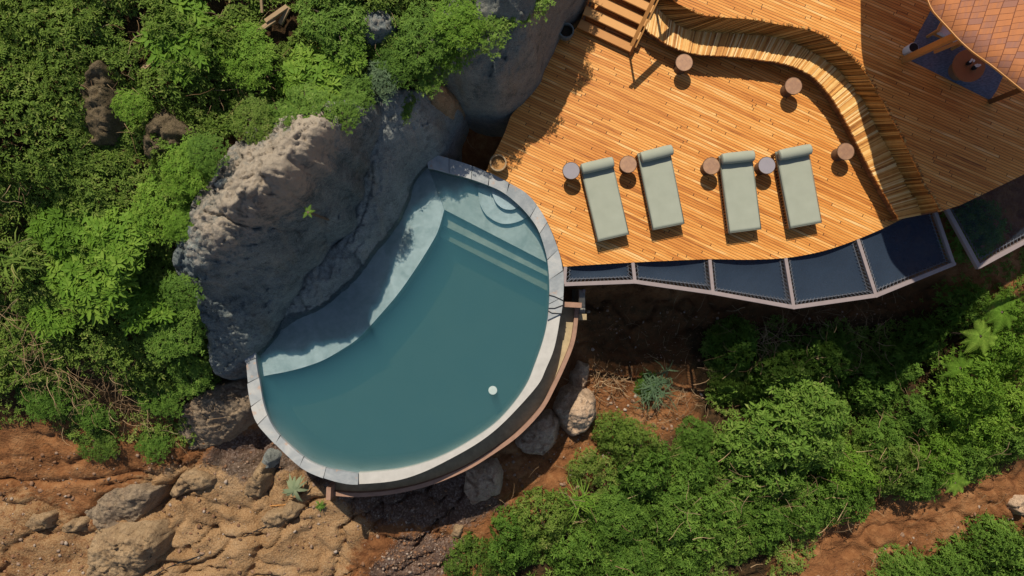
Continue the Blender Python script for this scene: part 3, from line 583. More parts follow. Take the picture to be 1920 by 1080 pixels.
def arcstep(pts, z, zb, name):
    e = smooth([P(a, b_, z)[:2] for a, b_ in pts], 5); i0 = nearest(*pts[0], innw, z); i1 = nearest(*pts[-1], innw, z)
    inpool(MB().prism(list(e)+[tuple(wl[i][:2]) for i in range(i1, i0, -1)], z, zb).build(name, plaster_m, pool, tri=True))
arcstep([(898, 345), (897, 365), (901, 385), (914, 405), (940, 419), (967, 417), (991, 406)], -.29, -.43, 'round_step')
arcstep([(921, 352), (924, 366), (931, 381), (944, 391), (960, 393), (974, 387)], -.17, -.31, 'round_step')
wt = MB().prism([tuple(p[:2]) for p in innw+(outw-innw)*.03]+rs_in, ZW, -1.715).build('water', water_m, tri=True); tag(wt, kind='structure')
# gutter
gout = [(1086, 568), (1083, 607), (1077, 643), (1063, 680), (1042, 725), (1017, 770), (973, 817), (923, 853), (873, 883), (807, 910), (740, 926), (673, 932), (618, 929)]
ZG = -.75
go = resample(smooth(PL(gout, ZG), 5), 100); gi = []
tn = np.gradient(go, axis=0); tn /= np.linalg.norm(tn, axis=1)[:, None]; nr = np.stack([tn[:, 1], -tn[:, 0], 0*tn[:, 0]], 1)
gin = go+nr*.105; k0 = outw[ia:ib+1]
if np.linalg.norm(gin[50]-outw[(ia+ib)//2]) > np.linalg.norm(go[50]-outw[(ia+ib)//2]): gin = go-nr*.105; nr = -nr
inpool(MB().strip(gin, go, ZG, -1.6).build('gutter_rim', rust_m, pool))
far = np.array([outw[nearest2] for nearest2 in [int(np.argmin(np.hypot(outw[:, 0]-p[0], outw[:, 1]-p[1]))) for p in gin]]); far = far+(gin-far)*-.1
inpool(MB().strip(gin-nr*.01, far, -.92, -1.58).build('gutter_floor', gutter_m, pool))
m = MB(); m.bar(P(1052, 570, ZG+.01), P(1088, 572, ZG+.01), .13, .75); inpool(m.build('gutter_end', rust_m, pool)); m = MB(); m.bar(P(622, 908, ZG+.01), P(621, 931, ZG+.01), .12, .6); inpool(m.build('gutter_end', rust_m, pool))
m = MB()
for pts in ([(1029, 553), (1040, 556), (1057, 564)], [(1028, 578), (1040, 578), (1056, 572)], [(1028, 583), (1035, 587), (1052, 588)]): m.tube([P(a, b_, .055) for a, b_ in pts], .012, 6)
o = m.build('cable', cable_m); tag(o, 'thin black cables lying across the right side of the pool coping', 'cable')
# pier with spotlight
pc = P(1092, 571, -1.0)
t = empty('concrete_pier', (pc[0], pc[1], -3.7), label='narrow grey concrete pier standing beside the gutter under the net walkway', cat='pier')
MB().box((0, 0, 1.3), (.17, .80, 2.6), bev=.02).build('shaft', post_m, t); MB().box((0, -.33, 2.68), (.22, .16, .14), bev=.01).build('cap', gutter_m, t)
m = MB(); m.lathe([(.035, 0), (.045, .02), (.045, .07), (.03, .08)], n=16); o = m.build('spotlight', steel_m, smooth_=True); o.location = P(1094, 545, -1.03); tag(o, 'tiny round spotlight on top of the narrow concrete pier', 'spotlight')
m = MB(); m.lathe([(.08, -.03), (.108, -.02), (.112, -.005), (.105, .003), (.03, .006)], n=28); o = m.build('floating_dispenser', white_m, smooth_=True); o.location = P(924, 732, ZW-.16); tag(o, 'round white disc floating just under the surface of the deep water', 'pool float')

# ------------------------------------------------------------------ decks
ledge = [(1104, -60), (1100, 0), (1080, 53), (1043, 72), (1027, 100), (1010, 143), (995, 170), (973, 200), (958, 217), (947, 247), (933, 277), (922, 297), (912, 321)]
cop = [(940, 336), (983, 360), (1008, 387), (1028, 420), (1041, 450), (1053, 487), (1056, 500)]
bot = [(1150, 494), (1230, 490), (1330, 486), (1400, 487), (1470, 484), (1530, 474), (1575, 461), (1612, 447), (1650, 431), (1685, 414)]
dk = smooth(PL(ledge, 0), 3)+smooth(PL(cop, 0), 3)+smooth(PL(bot, 0), 4)
dk = [p[:2] for p in dk]+[P(1735, 395, 0)[:2], P(1760, 200, 0)[:2], P(1700, -80, 0)[:2]]
d = empty('wooden_deck', (0, 0, 0), label='broad sunlit lower deck of narrow orange planks where the loungers stand', cat='deck')
MB().prism(dk, 0, -.035).build('deck_boards', deck_m, d, tri=True)
m = MB(); m.prism([(p[0]*.997+.02, p[1]*.997+.012) for p in dk], -.037, -.25); m.build('deck_substructure', darkwood_m, d, tri=True)
m = MB()
for (a, b_) in [(1120, 470), (1320, 460), (1520, 440), (1020, 260), (1250, 250), (1500, 200)]:
    p = P(a, b_, -.25); m = MB(); m.lathe([(.12, gz(p[0], p[1])-.3), (.12, -.251)], (p[0], p[1], 0), 12); m.build('column', post_m, d)
ZU = 1.12
ue = [(1225, -70), (1240, -25), (1263, 0), (1277, 10), (1297, 20), (1315, 28), (1340, 31), (1363, 33), (1413, 37), (1467, 47), (1513, 55), (1540, 65), (1570, 85), (1597, 107), (1620, 133), (1637, 160), (1653, 187), (1667, 213), (1687, 250), (1703, 283), (1723, 323), (1742, 357), (1762, 397)]
cr = [(1222, -5), (1235, 18), (1250, 33), (1263, 43), (1280, 53), (1300, 58), (1320, 60), (1350, 62), (1377, 63), (1440, 68), (1480, 78), (1513, 93), (1543, 110), (1570, 130), (1593, 157), (1613, 180), (1630, 213), (1650, 253), (1673, 293), (1690, 327), (1710, 357), (1728, 403)]
fr_ = [(1210, 50), (1217, 60), (1232, 70), (1250, 82), (1273, 92), (1293, 98), (1313, 102), (1330, 103), (1380, 106), (1430, 112), (1467, 118), (1497, 128), (1527, 145), (1553, 173), (1573, 203), (1590, 233), (1607, 267), (1627, 307), (1647, 343), (1664, 372), (1687, 411)]
ZS = .50
N = 310
UE = resample(smooth(PL(ue, ZU), 6), N+41)[41:]; UEfull = smooth(PL(ue, ZU), 6)
CR = resample(smooth(PL(cr, ZS), 6), N); FR = resample(smooth(PL(fr_, ZS), 6), N)
up = [p[:2] for p in UEfull]+[P(1800, 385, ZU)[:2], P(1850, 361, ZU)[:2], P(1920, 327, ZU)[:2], P(2050, 260, ZU)[:2], P(2300, 100, ZU)[:2], P(2400, -500, ZU)[:2], P(1150, -500, ZU)[:2], P(1170, -120, ZU)[:2]]
d2 = empty('raised_deck', (0, 0, 0), label='upper plank deck behind the curved bench, half shaded by the shingled roof', cat='deck')
MB().prism(up, ZU, ZU-.035).build('deck_boards', deck2_m, d2, tri=True)
MB().prism([(p[0]*.992+.09, p[1]*.985+.09) for p in up], ZU-.037, ZU-.28).build('deck_substructure', darkwood_m, d2, tri=True)
m = MB()
for (a, b_) in [(1800, 360), (1900, 310), (1700, 100), (1900, 0)]:
    p = P(a, b_, ZU-.3); m = MB(); m.lathe([(.12, gz(p[0], p[1])-.3), (.12, ZU-.281)], (p[0], p[1], 0), 12); m.build('column', post_m, d2)
# bench: radial slats with ragged ends
bn = empty('curved_bench', (0, 0, 0), label='long wavy built-in bench of crosswise wooden slats between the two decks', cat='bench')
ms = MB(); mk = MB(); mf = MB()
def slatbox(mb_, a0, a1, b0, b1, th, r):
    """a0,a1 at one end, b0,b1 at the other; thickness along normal"""
    a0, a1, b0, b1 = map(Vector, (a0, a1, b0, b1)); n = (a1-a0).cross(b0-a0).normalized()
    if n.z < 0: n = -n
    lo = [v-n*th for v in (a0, a1, b1, b0)]; mb_.add([a0, a1, b1, b0]+lo, [(0, 1, 2, 3), (7, 6, 5, 4), (0, 4, 5, 1), (1, 5, 6, 2), (2, 6, 7, 3), (3, 7, 4, 0)], r)
for i in range(N-1):
    f0, f1, c0, c1, u0, u1 = (Vector(q) for q in (FR[i], FR[i+1], CR[i], CR[i+1], UE[i], UE[i+1]))
    g_ = random.uniform(.05, .16); r = random.random()
    def cut(a, b_): return a.lerp(b_, g_/2), a.lerp(b_, 1-g_/2)
    fa, fb = cut(f0, f1); ca, cb = cut(c0, c1); ua, ub = cut(u0, u1)
    j = random.uniform(-.008, .014); h = random.uniform(-.014, .008); dz = Vector((0, 0, h))
    dirn = (fa-ca).normalized()
    slatbox(ms, fa+dirn*j+dz, fb+dirn*j+dz, ca-dirn*.02+dz, cb-dirn*.02+dz, .06, r)
    r = random.random(); up_ = (ua-ca).normalized(); j = random.uniform(-.02, .035); off = dirn*random.uniform(-.016, .01)
    slatbox(mk, ca+off+Vector((0, 0, -.02)), cb+off+Vector((0, 0, -.02)), ua+up_*j+off, ub+up_*j+off, .05, r)
    d3 = dirn*-.10
    mf.add([fa+d3+Vector((0, 0, -.065)), fb+d3+Vector((0, 0, -.065)), fb+d3+Vector((0, 0, -.45)), fa+d3+Vector((0, 0, -.45))]+[q+dirn*-.03 for q in (fa+d3+Vector((0, 0, -.065)), fb+d3+Vector((0, 0, -.065)), fb+d3+Vector((0, 0, -.45)), fa+d3+Vector((0, 0, -.45)))],
           [(0, 1, 2, 3), (7, 6, 5, 4), (0, 4, 5, 1), (1, 5, 6, 2), (2, 6, 7, 3), (3, 7, 4, 0)], random.random())
ms.build('seat', bench_m, bn); mk.build('backrest', back_shade_m, bn); mf.build('front_panel', darkwood_m, bn)
e = MB(); a, b_, c_ = Vector(FR[-1]), Vector(CR[-1]), Vector(UE[-1])
pr = [a, b_, c_, Vector((c_.x, c_.y, .01)), Vector((a.x, a.y, .01))]; dd = Vector((-.02, .03, 0))
e.add([p-dd*.1-Vector((0,0,.07)) if p.z > .1 else p-dd*.1 for p in pr]+[p+dd-Vector((0,0,.07)) if p.z > .1 else p+dd for p in pr], [(0, 1, 2, 3, 4), (9, 8, 7, 6, 5)]+[(i, (i+1) % 5, 5+(i+1) % 5, 5+i) for i in range(5)]); e.build('end_panel', darkwood_m, bn, tri=True)

# stairs
st = empty('staircase', P(1134, 70, 0), label='open wooden stairs leading from the lower deck to the top edge', cat='stairs'); sp = Vector(st.location)
R0 = Vector(P(1185, 99, .17)); vdir = Vector((-.905, .425, 0)); udir = Vector((.425, .905, 0))
for k in range(7):
    p = R0+udir*.29*k+Vector((0, 0, .165*k)); Lt = 1.50
    m = MB(); c = p+vdir*(Lt/2)+udir*.115-Vector((0, 0, .03)); m.bar(p+udir*.115-Vector((0, 0, .03)), p+udir*.115+vdir*Lt-Vector((0, 0, .03)), .225, .055, bev=.008)
    o = m.build('tread', tread_m, st); o.location = -sp
for s_ in (.06, 1.44):
    m = MB(); a = R0+vdir*s_-Vector((0, 0, .17))+udir*.1; m.bar(a+Vector((0, 0, .0)), a+udir*.29*6.6+Vector((0, 0, .165*6.6)), .05, .16); o = m.build('stringer', darkwood_m, st); o.location = -sp
# handrail
A = Vector(P(1184, 86, .95)); hr = empty('handrail', (A.x, A.y, 0), label='sloping wooden handrail along the right side of the stairs', cat='handrail'); hp = Vector(hr.location)
B = A+Vector((udir.x, udir.y, .57))*1.9
m = MB(); m.bar(A, B, .09, .04); o = m.build('rail', tread_m, hr); o.location = -hp
m = MB(); m.bar(A+Vector((.10, -.03, -.02)), B+Vector((.10, -.03, -.02)), .035, .06); o = m.build('side_rail', tread_m, hr); o.location = -hp
for t_ in (.12, 1.35):
    q = A+Vector((udir.x, udir.y, .57))*t_+Vector((.05, -.02, -.03)); m = MB(); m.bar((q.x+.02, q.y, .01 if t_ < 1 else .6), q, .05, .05); o = m.build('post', darkwood_m, hr); o.location = -hp

# ------------------------------------------------------------------ net walkway
ZB = -.06
oc = [(1058, 533), (1190, 528), (1336, 549), (1487, 576), (1641, 554), (1786, 495)]
ic = [(1060, 500), (1186, 492), (1330, 487), (1472, 484), (1607, 449), (1748, 385)]
fr = empty('walkway_frame', P(1420, 540, ZB), label='pinkish steel frame carrying the five nets along the lower deck edge', cat='frame'); fp = Vector(fr.location)
for k in range(5):
    m = MB(); m.bar(P(*oc[k], ZB), P(*oc[k+1], ZB), .10, .12); m.lathe([(.052, -.063), (.052, .063)], P(*oc[k+1], ZB), 12)
    o = m.build('edge_beam', steel_m, fr); o.location = -fp
for k in range(0, 6):
    m = MB(); m.bar(P(*ic[k], ZB-.002), P(oc[k][0], oc[k][1], ZB-.002), .085, .11); o = m.build('cross_beam', steel_m, fr); o.location = -fp
f2 = empty('walkway_frame', P(1835, 503, ZB), label='separate steel frame corner at the right edge, under the raised deck', cat='frame'); f2p = Vector(f2.location)
m = MB(); m.bar(P(1770, 385, ZB), P(1835, 503, ZB), .10, .12); o = m.build('cross_beam', steel_m, f2); o.location = -f2p
m = MB(); m.bar(P(1833, 500, ZB+.002), P(2110, 350, ZB+.002), .11, .12); o = m.build('edge_beam', steel_m, f2); o.location = -f2p
def net(quad, label, mat=None, gap=.07):
    """quad: a inner-left, b inner-right, c outer-right, d outer-left (world points)"""
    a, b_, c_, d_ = [Vector(q) for q in quad]; n = 26; ctr = (a+b_+c_+d_)/4
    def at(u, v): return a.lerp(b_, u).lerp(d_.lerp(c_, u), v)
    V = []; 
    lu = (b_-a).length; lv = (d_-a).length; g_ = gap; gu = g_/max(lu, .1); gv = g_/max(lv, .1); gu0 = gv0 = 0
    for j in range(n+1):
        for i in range(n+1):
            u = gu+(1-2*gu)*i/n; v = (0.0)+(1-gv)*j/n
            p = at(u, v); s = math.sin(math.pi*i/n)**.7*math.sin(math.pi*min(1, j/n))**.7 if 0 < i < n and 0 < j < n else 0
            p.z += -.05-.10*s; V.append(p-Vector((ctr.x, ctr.y, 0)))
    idx = np.arange((n+1)**2).reshape(n+1, n+1); F = np.stack([idx[:-1, :-1], idx[:-1, 1:], idx[1:, 1:], idx[1:, :-1]], -1).reshape(-1, 4)
    nm = npmesh('safety_net', V, F, mat or net_m, smooth_=True); nm.location = (ctr.x, ctr.y, 0); tag(nm, label, 'net', 'nets stretched along the deck edge')
    m = MB()
    def lace(e0, e1, i0, i1, th=.010):
        L = (Vector(e1)-Vector(e0)).length; k = max(4, int(L/.05)); pts = []
        for q in range(k+1):
            t = q/k; pts.append((Vector(e0).lerp(Vector(e1), t) if q % 2 else Vector(i0).lerp(Vector(i1), t)))
        m.tube([p-Vector((ctr.x, ctr.y, 0)) for p in pts], th, 4)
    dz = Vector((0, 0, -.04))
    lace(d_+dz*0, c_+dz*0, at(gu, 1-gv*1.5)+dz, at(1-gu, 1-gv*1.5)+dz)
    lace(a, d_, at(gu*1.5, 0)+dz, at(gu*1.5, 1-gv)+dz); lace(b_, c_, at(1-gu*1.5, 0)+dz, at(1-gu*1.5, 1-gv)+dz)
    m.tube([p-Vector((ctr.x, ctr.y, -.0)) for p in (at(gu, 0)+dz, at(gu, 1-gv)+dz, at(1-gu, 1-gv)+dz, at(1-gu, 0)+dz)], .012, 5)
    m.build('lacing', rope_m, nm); return nm
def off(p, q, t): # pull p toward q by t metres
    p, q = Vector(p), Vector(q); return p+(q-p).normalized()*t
nl = ['small narrow blue net next to the pool coping', 'long narrow blue net, second one from the pool', 'blue net in the middle of the row below the third lounger', 'largest square blue net, below the rightmost lounger', 'blue net half in shadow below the end of the curved bench']
for k in range(5):
    a, b_, c_, d_ = P(*ic[k], ZB), P(*ic[k+1], ZB), P(*oc[k+1], ZB), P(*oc[k], ZB)
    net((off(a, b_, .05), off(b_, a, .05), off(off(c_, d_, .05), b_, .05), off(off(d_, c_, .05), a, .05)), nl[k])
net((P(1776, 385, ZB), P(2050, 230, ZB), P(2096, 350, ZB), P(1838, 492, ZB)), 'dark net inside the separate frame corner at the right edge', openet_m)

# ------------------------------------------------------------------ loungers
def make_lounger():
    root = empty('sun_lounger', group='sun loungers standing in a row on the deck', cat='sun lounger', label='x')
    W, L = .80, 1.92; m = MB()
    for s in (-1, 1): m.box((s*(W/2-.03), 0, .265), (.05, L-.04, .05), bev=.006); m.box((s*(W/2-.03), 0, .06), (.045, L-.1, .04), bev=.006)
    for s in (-1, 1): m.box((0, s*(L/2-.05), .265), (W-.02, .05, .046), bev=.006)
    for k in range(14): m.box((0, -L/2+.1+k*(L-.2)/13, .272), (W-.1, .07, .02))
    m.build('frame', darkwood_m, root)
    for sx in (-1, 1):
        m = MB()
        for k in range(23): m.box((sx*(W/2-.03), -L/2+.12+k*(L-.24)/22, .16), (.02, .035, .16))
        m.build('side_slats', darkwood_m, root)
        for sy in (-1, 1): MB().box((sx*(W/2-.035), sy*(L/2-.05), .12), (.055, .06, .24), bev=.005).build('leg', darkwood_m, root)
    # mattress: softly puffed slab
    n = 28; k = 44; V = []; 
    def topz(u, v):
        e = min(1, (1-abs(u))*W/2/.05); f = min(1, (1-abs(v))*L/2/.05); r_ = (1-(1-e)**2)**.5*(1-(1-f)**2)**.5
        return .30+.095*(.25+.75*r_)+.0015*math.sin(v*11+u*3)+.0015*math.sin(u*7)
    for j in range(k+1):
        for i in range(n+1):
            u = -1+2*i/n; v = -1+2*j/k; V.append((u*W/2*1.0, v*L/2, topz(u, v)))
    nb = len(V)
    for j in range(k+1):
        for i in range(n+1): u = -1+2*i/n; v = -1+2*j/k; V.append((u*W/2*.985, v*L/2*.995, .29))
    F = []
    w1 = n+1
    for j in range(k):
        for i in range(n): a = j*w1+i; F.append((a, a+1, a+w1+1, a+w1)); F.append((nb+a, nb+a+w1, nb+a+w1+1, nb+a+1))
    for j in range(k): a = j*w1; F.append((a, a+w1, nb+a+w1, nb+a)); a += n; F.append((a, nb+a, nb+a+w1, a+w1))
    for i in range(n): a = i; F.append((a, nb+a, nb+a+1, a+1)); a = k*w1+i; F.append((a, a+1, nb+a+1, nb+a))
    mt = npmesh('mattress', V, F, fabric_m, root, smooth_=True)
    pts = [(sx*(W/2-.012), sy*(L/2-.012), .378) for sx, sy in ((-1, -1), (1, -1), (1, 1), (-1, 1), (-1, -1))]
    m = MB()
    for q0, q1 in zip(pts[:-1], pts[1:]): m.tube([q0, q1], .0085, 6)
    m.build('piping', pipe_m, mt, smooth_=True)
    m = MB(); pr = [(.02, -.40), (.09, -.398), (.115, -.38), (.125, -.2), (.122, 0), (.125, .2), (.115, .38), (.09, .398), (.02, .40)]
    vs = []; fs = []; q = 28
    for (rr, z) in pr:
        for i in range(q): a = 2*math.pi*i/q; vs.append((z, rr*1.1*math.cos(a), rr*.95*math.sin(a)))
    for kk in range(len(pr)-1):
        for i in range(q): j = (i+1) % q; fs.append((kk*q+i, kk*q+j, (kk+1)*q+j, (kk+1)*q+i))
    fs.append(tuple(range(q))); fs.append(tuple((len(pr)-1)*q+i for i in range(q))); m.add(vs, fs)
    bo = m.build('bolster', fabric_m, root, smooth_=True); bo.location = (0, L/2-.12, .50)
    return root
lg = [((1118, 306), (1150, 443), 'leftmost sun lounger with sage mattress, beside the grey-topped stool'),
      ((1226, 284), (1254, 422.5), 'second sun lounger from the pool, its bolster set slightly askew'),
      ((1380, 290), (1398, 431), 'third sun lounger from the pool, right of a copper-topped stool'),
      ((1486, 280), (1512, 421), 'rightmost sun lounger with sage mattress, nearest the curved bench')]
proto = make_lounger()
for i, (a, b_, lab) in enumerate(lg):
    o = proto if i == 0 else copy_tree(proto)
    a = Vector(P(*a, .40)); b_ = Vector(P(*b_, .40)); c = (a+b_)/2; d_ = a-b_
    o.location = (c.x, c.y, 0); o.rotation_euler.z = math.atan2(d_.y, d_.x)-math.pi/2; o['label'] = lab
    for ch in o.children:
        if ch.name.startswith('bolster'): ch.rotation_euler.z = R([0, 3, -1, 1][i]); ch.location.x = [0, .03, .0, .0][i]
# stools
def make_stool(top_m, r=.212):
    root = empty('side_stool', cat='stool', label='x', group='round pedestal stools on the lower deck')
    MB().lathe([(r-.01, .415), (r, .42), (r, .445), (r-.006, .45)], n=40).build('stool_top', top_m, root, smooth_=True)
    m = MB(); m.lathe([(.15, .0), (.152, .03), (.11, .10), (.09, .2), (.10, .30), (.14, .38), (.15, .414)], n=32); m.build('pedestal', ped_m, root, smooth_=True)
    m = MB(); m.lathe([(r-.012, .4502), (r-.010, .454), (r-.003, .453), (r+.002, .445), (r+.002, .42), (r-.0, .419)], n=40); m.v = m.v; m.f = m.f[:-2]; m.build('rim', ped_m, root, smooth_=True)
    m = MB(); m.lathe([(.155, .001), (.16, .012), (.155, .02)], n=32); m.build('foot_ring', darkwood_m, root); return root
cs = make_stool(copper_m); gs = make_stool(greytop_m)
for i, (px, py, kd, lab) in enumerate([(1283, 117, 0, 'copper-topped stool in front of the bench near the stairs'), (1488, 161, 0, 'copper-topped stool at the middle bend of the curved bench'), (1586, 284, 0, 'copper-topped stool between the bench and the rightmost lounger'),
        (1178, 308, 0, 'copper-topped stool between the first and second loungers'), (1334, 311, 0, 'copper-topped stool at the head of the third lounger'),
        (1071, 320, 1, 'grey-topped stool left of the first lounger'), (1438, 310, 1, 'grey-topped stool between the third and rightmost loungers')]):
    src = (cs, gs)[kd]; first = (kd == 0 and i == 0) or (kd == 1 and i == 5); o = src if first else copy_tree(src)
    p = P(px, py, .45); o.location = (p[0], p[1], 0); o['label'] = lab
# pots
for (px, py, m1, m2_, r, lab) in [(934, 305, pottan_m, sandin_m, .21, 'round tan pot on the deck corner beside the pool coping'), (1062, 57, pot_m, potin_m, .19, 'grey green pot tucked between the boulder and the stairs')]:
    p = P(px, py, .30); t = empty('round_pot', (p[0], p[1], 0), label=lab, cat='pot')
    MB().lathe([(r*.7, 0), (r*.92, .08), (r, .2), (r*.96, .29), (r, .30), (r*.99, .315), (r*.82, .315), (r*.80, .27), (r*.8, .2)], n=36).build('pot_body', m1, t, smooth_=True)
    MB().lathe([(r*.79, .2), (r*.78, .215), (r*.05, .225)], n=24).build('filling', m2_, t, smooth_=True)

# ------------------------------------------------------------------ pavilion
pv = empty('pavilion', P(1960, 60, ZU), label='shingled pavilion roof with slanting timber struts at the upper right', cat='pavilion'); pp = Vector(pv.location)
eave = [(1693, -330, 3.4), (1693, -230, 3.4), (1700, -120, 3.45), (1741, 0, 3.55), (1757, 27, 3.7), (1778, 50, 3.85), (1800, 74, 4.0), (1826, 97, 4.15), (1860, 121, 4.4), (1890, 145, 4.5), (1925, 172, 4.6), (1975, 196, 4.65), (2040, 180, 4.6), (2140, 90, 4.5), (2300, -60, 4.3), (2350, -200, 4.2)]
ev = resample(smooth([P(*q) for q in eave], 5), 90); ap = Vector((12.6, 9.6, 7.0)); V = []; nr_ = 24
apx = np.array(ap)
for k in range(nr_+1):
    t_ = k/nr_; h = math.sin(t_*math.pi/2)
    for q in ev:
        xy = q[:2]*(1-t_)+apx[:2]*t_; V.append((xy[0], xy[1], q[2]+(apx[2]-q[2])*(t_*.55+.45*h)))
F = [(k*90+i, k*90+i+1, (k+1)*90+i+1, (k+1)*90+i) for k in range(nr_) for i in range(89)]
V2 = [(v[0], v[1], v[2]-.03) for v in V]; nV = len(V); F2 = [tuple(nV+i for i in reversed(f)) for f in F]
F3 = [(i, nV+i, nV+i+1, i+1) for i in range(89)]
o = npmesh('roof', V+V2, F+F2+F3, roof_m, pv); o.location = -pp
m = MB(); m.strip(ev*[1, 1, 0]+[0, 0, 0], (ev+(apx-ev)*.006)*[1, 1, 0], [0]*90, -.1)
vs = []
for i in range(90):
    q = ev[i]; n_ = (apx-q); n_ /= np.linalg.norm(n_[:2]); vs += [(q[0]-n_[0]*.015, q[1]-n_[1]*.015, q[2]-.005), (q[0]+n_[0]*.0, q[1]+n_[1]*.0, q[2]-.002), (q[0]+n_[0]*.0, q[1]+n_[1]*.0, q[2]-.045), (q[0]-n_[0]*.015, q[1]-n_[1]*.015, q[2]-.045)]
fs = []
for i in range(89):
    for k in range(4): fs.append((i*4+k, i*4+(k+1) % 4, i*4+4+(k+1) % 4, i*4+4+k))
m = MB(); m.add(vs, fs, .8); o = m.build('eave_trim', beam_m, pv); o.location = -pp
m = MB(); m.bar(P(1696, 112, ZU+.03), P(1838, 46, 3.7), .13, .13); o = m.build('strut', beam_m, pv); o.location = -pp
m = MB(); m.bar(P(1858, 190, ZU+.03), P(1960, 150, 4.2), .11, .11); o = m.build('strut', darkwood_m, pv); o.location = -pp
m = MB(); m.bar(P(1752, 98, ZU+.5), P(1800, 78, 2.1), .07, .07); o = m.build('brace', beam_m, pv); o.location = -pp
m = MB(); m.prism([P(*q, ZU)[:2] for q in [(1708, 114), (1782, 151), (1856, 188), (1868, 170), (1886, 130), (1850, 70), (1800, 20), (1748, 14), (1735, 38), (1722, 62), (1712, 82)]], ZU+.012, ZU+.002)
tag(m.build('rug', rug_m, tri=True), 'blue woven rug lying on the raised deck under the roof', 'rug')
p = P(1817, 123, ZU+.42); t = empty('coffee_table', (p[0], p[1], ZU+.013), label='round brown wooden table on the blue rug', cat='table')
MB().lathe([(.35, .37), (.37, .38), (.37, .41), (.36, .42)], n=48).build('table_top', table_m, t, smooth_=True)
MB().lathe([(.22, 0), (.16, .05), (.12, .2), (.2, .369)], n=24).build('pedestal', darkwood_m, t, smooth_=True)
fl = plain('white blossom', (.7, .7, .68), .8, .1, 5, 0)
for (px, py, lab) in [(1817, 118, 'small dark pot with white blossoms, upper one on the round table'), (1827, 127, 'small dark pot with white blossoms, lower one on the round table')]:
    q = P(px, py, ZU+.5); t = empty('flower_pot', (q[0], q[1], ZU+.434), label=lab, cat='flower pot')
    MB().lathe([(.035, 0), (.05, .05), (.05, .09), (.035, .09)], n=16).build('pot_body', black_m, t, smooth_=True)
    m = MB()
    for k in range(9): m.lathe([(.005, -.018), (.02, -.008), (.022, .005), (.008, .018)], (random.uniform(-.02, .08), random.uniform(0, .06), .12+random.uniform(0, .03)), 8)
    m.build('blossoms', fl, t, smooth_=True)
q = P(1700, 97, ZU); t = empty('lantern', (q[0], q[1], ZU+.002), label='white cylindrical vessel with black opening at the foot of the strut', cat='lantern')
MB().lathe([(.105, 0), (.115, .02), (.115, .27), (.108, .28)], n=28).build('body', white_m, t, smooth_=True); MB().lathe([(.103, .281), (.103, .284)], n=28).build('opening', black_m, t)
q = P(1786, 52, ZU+.3); t = empty('lounge_chair', (q[0], q[1], ZU+.013), R(-27), label='wooden lounge chair with white cushion half hidden by the roof', cat='chair')
MB().box((-.32, 0, .42), (.07, .62, .05), bev=.005).box((.32, 0, .42), (.07, .62, .05), bev=.005).build('armrest', beam_m, t)
MB().box((0, .29, .30), (.66, .05, .06)).box((0, -.29, .25), (.62, .05, .05)).build('frame', beam_m, t)
MB().box((0, -.02, .31), (.52, .54, .12), bev=.03).build('cushion', cush_m, t); MB().box((.0, .33, .55), (.56, .09, .45), bev=.03).build('backrest', cush_m, t)
MB().bar((-.32, .3, .44), (-.70, .36, .44), .05, .04).build('back_rail', beam_m, t)
for sx in (-1, 1):
    for sy in (-1, 1): MB().box((sx*.32, sy*.28, .2), (.05, .05, .39)).build('leg', beam_m, t)

# ------------------------------------------------------------------ vegetation
def leaves(pos, nrm, Ls, nleaf, wr=.32, pitch=(-.1, .7), seed=0, droop=.25, spread=1.0):
    """rosettes of folded leaves: returns verts, quads, rnd"""
    n = len(pos); k = nleaf; g_ = np.random.default_rng(seed+11)
    base = np.repeat(pos, k, 0); N_ = np.repeat(nrm, k, 0); L = np.repeat(Ls, k)*g_.uniform(.65, 1.2, n*k)
    az = np.tile(np.arange(k)*2.399, n)+np.repeat(g_.uniform(0, 6.28, n), k)+g_.uniform(-.3, .3, n*k)
    ph = g_.uniform(pitch[0], pitch[1], n*k)
    ref = np.tile([1., 0, 0], (n*k, 1)); t1 = np.cross(N_, ref); t1 /= np.linalg.norm(t1, axis=1)[:, None]+1e-9; t2 = np.cross(N_, t1)
    d = (t1*np.cos(az)[:, None]+t2*np.sin(az)[:, None])*np.cos(ph)[:, None]+N_*np.sin(ph)[:, None]
    s = np.cross(N_, d); s /= np.linalg.norm(s, axis=1)[:, None]+1e-9; up = np.cross(d, s)
    b = base+d*(.12*L)[:, None]+N_*(g_.uniform(-.35, .1, n*k)*L)[:, None]*spread
    w_ = L*wr*g_.uniform(.8, 1.2, n*k); fo = up*(L*.07)[:, None]; dr = np.zeros_like(b); dr[:, 2] = -L*droop
    m1 = b+d*(.35*L)[:, None]+dr*.1; m2 = b+d*(.72*L)[:, None]+dr*.45; tp = b+d*L[:, None]+dr
    w1 = (s*(w_*.5)[:, None]); w2 = (s*(w_*.36)[:, None])
    V = np.stack([b, m1+w1+fo, m2+w2+fo, tp, m2-w2+fo, m1-w1+fo], 1).reshape(-1, 3)
    i = np.arange(n*k)*6
    F = np.stack([np.stack([i, i+1, i+2, i+3], 1), np.stack([i, i+3, i+4, i+5], 1)], 1).reshape(-1, 4)
    rr = np.repeat(np.clip(np.repeat(g_.uniform(0, 1, n), k)*.6+g_.uniform(0, .4, n*k), 0, 1), 6)
    return V, F, rr
def cellF1(x, y, seed=0):
    x = x+200+seed*3.1; y = y+200+seed*1.7; xi = np.floor(x).astype(int); yi = np.floor(y).astype(int); best = np.full(x.shape, 9.)
    for di in (-1, 0, 1):
        for dj in (-1, 0, 1):
            a = (xi+di) % 256; c = (yi+dj) % 256; best = np.minimum(best, (x-xi-di-T[a, c])**2+(y-yi-dj-T[c, a])**2)
    return np.sqrt(best)
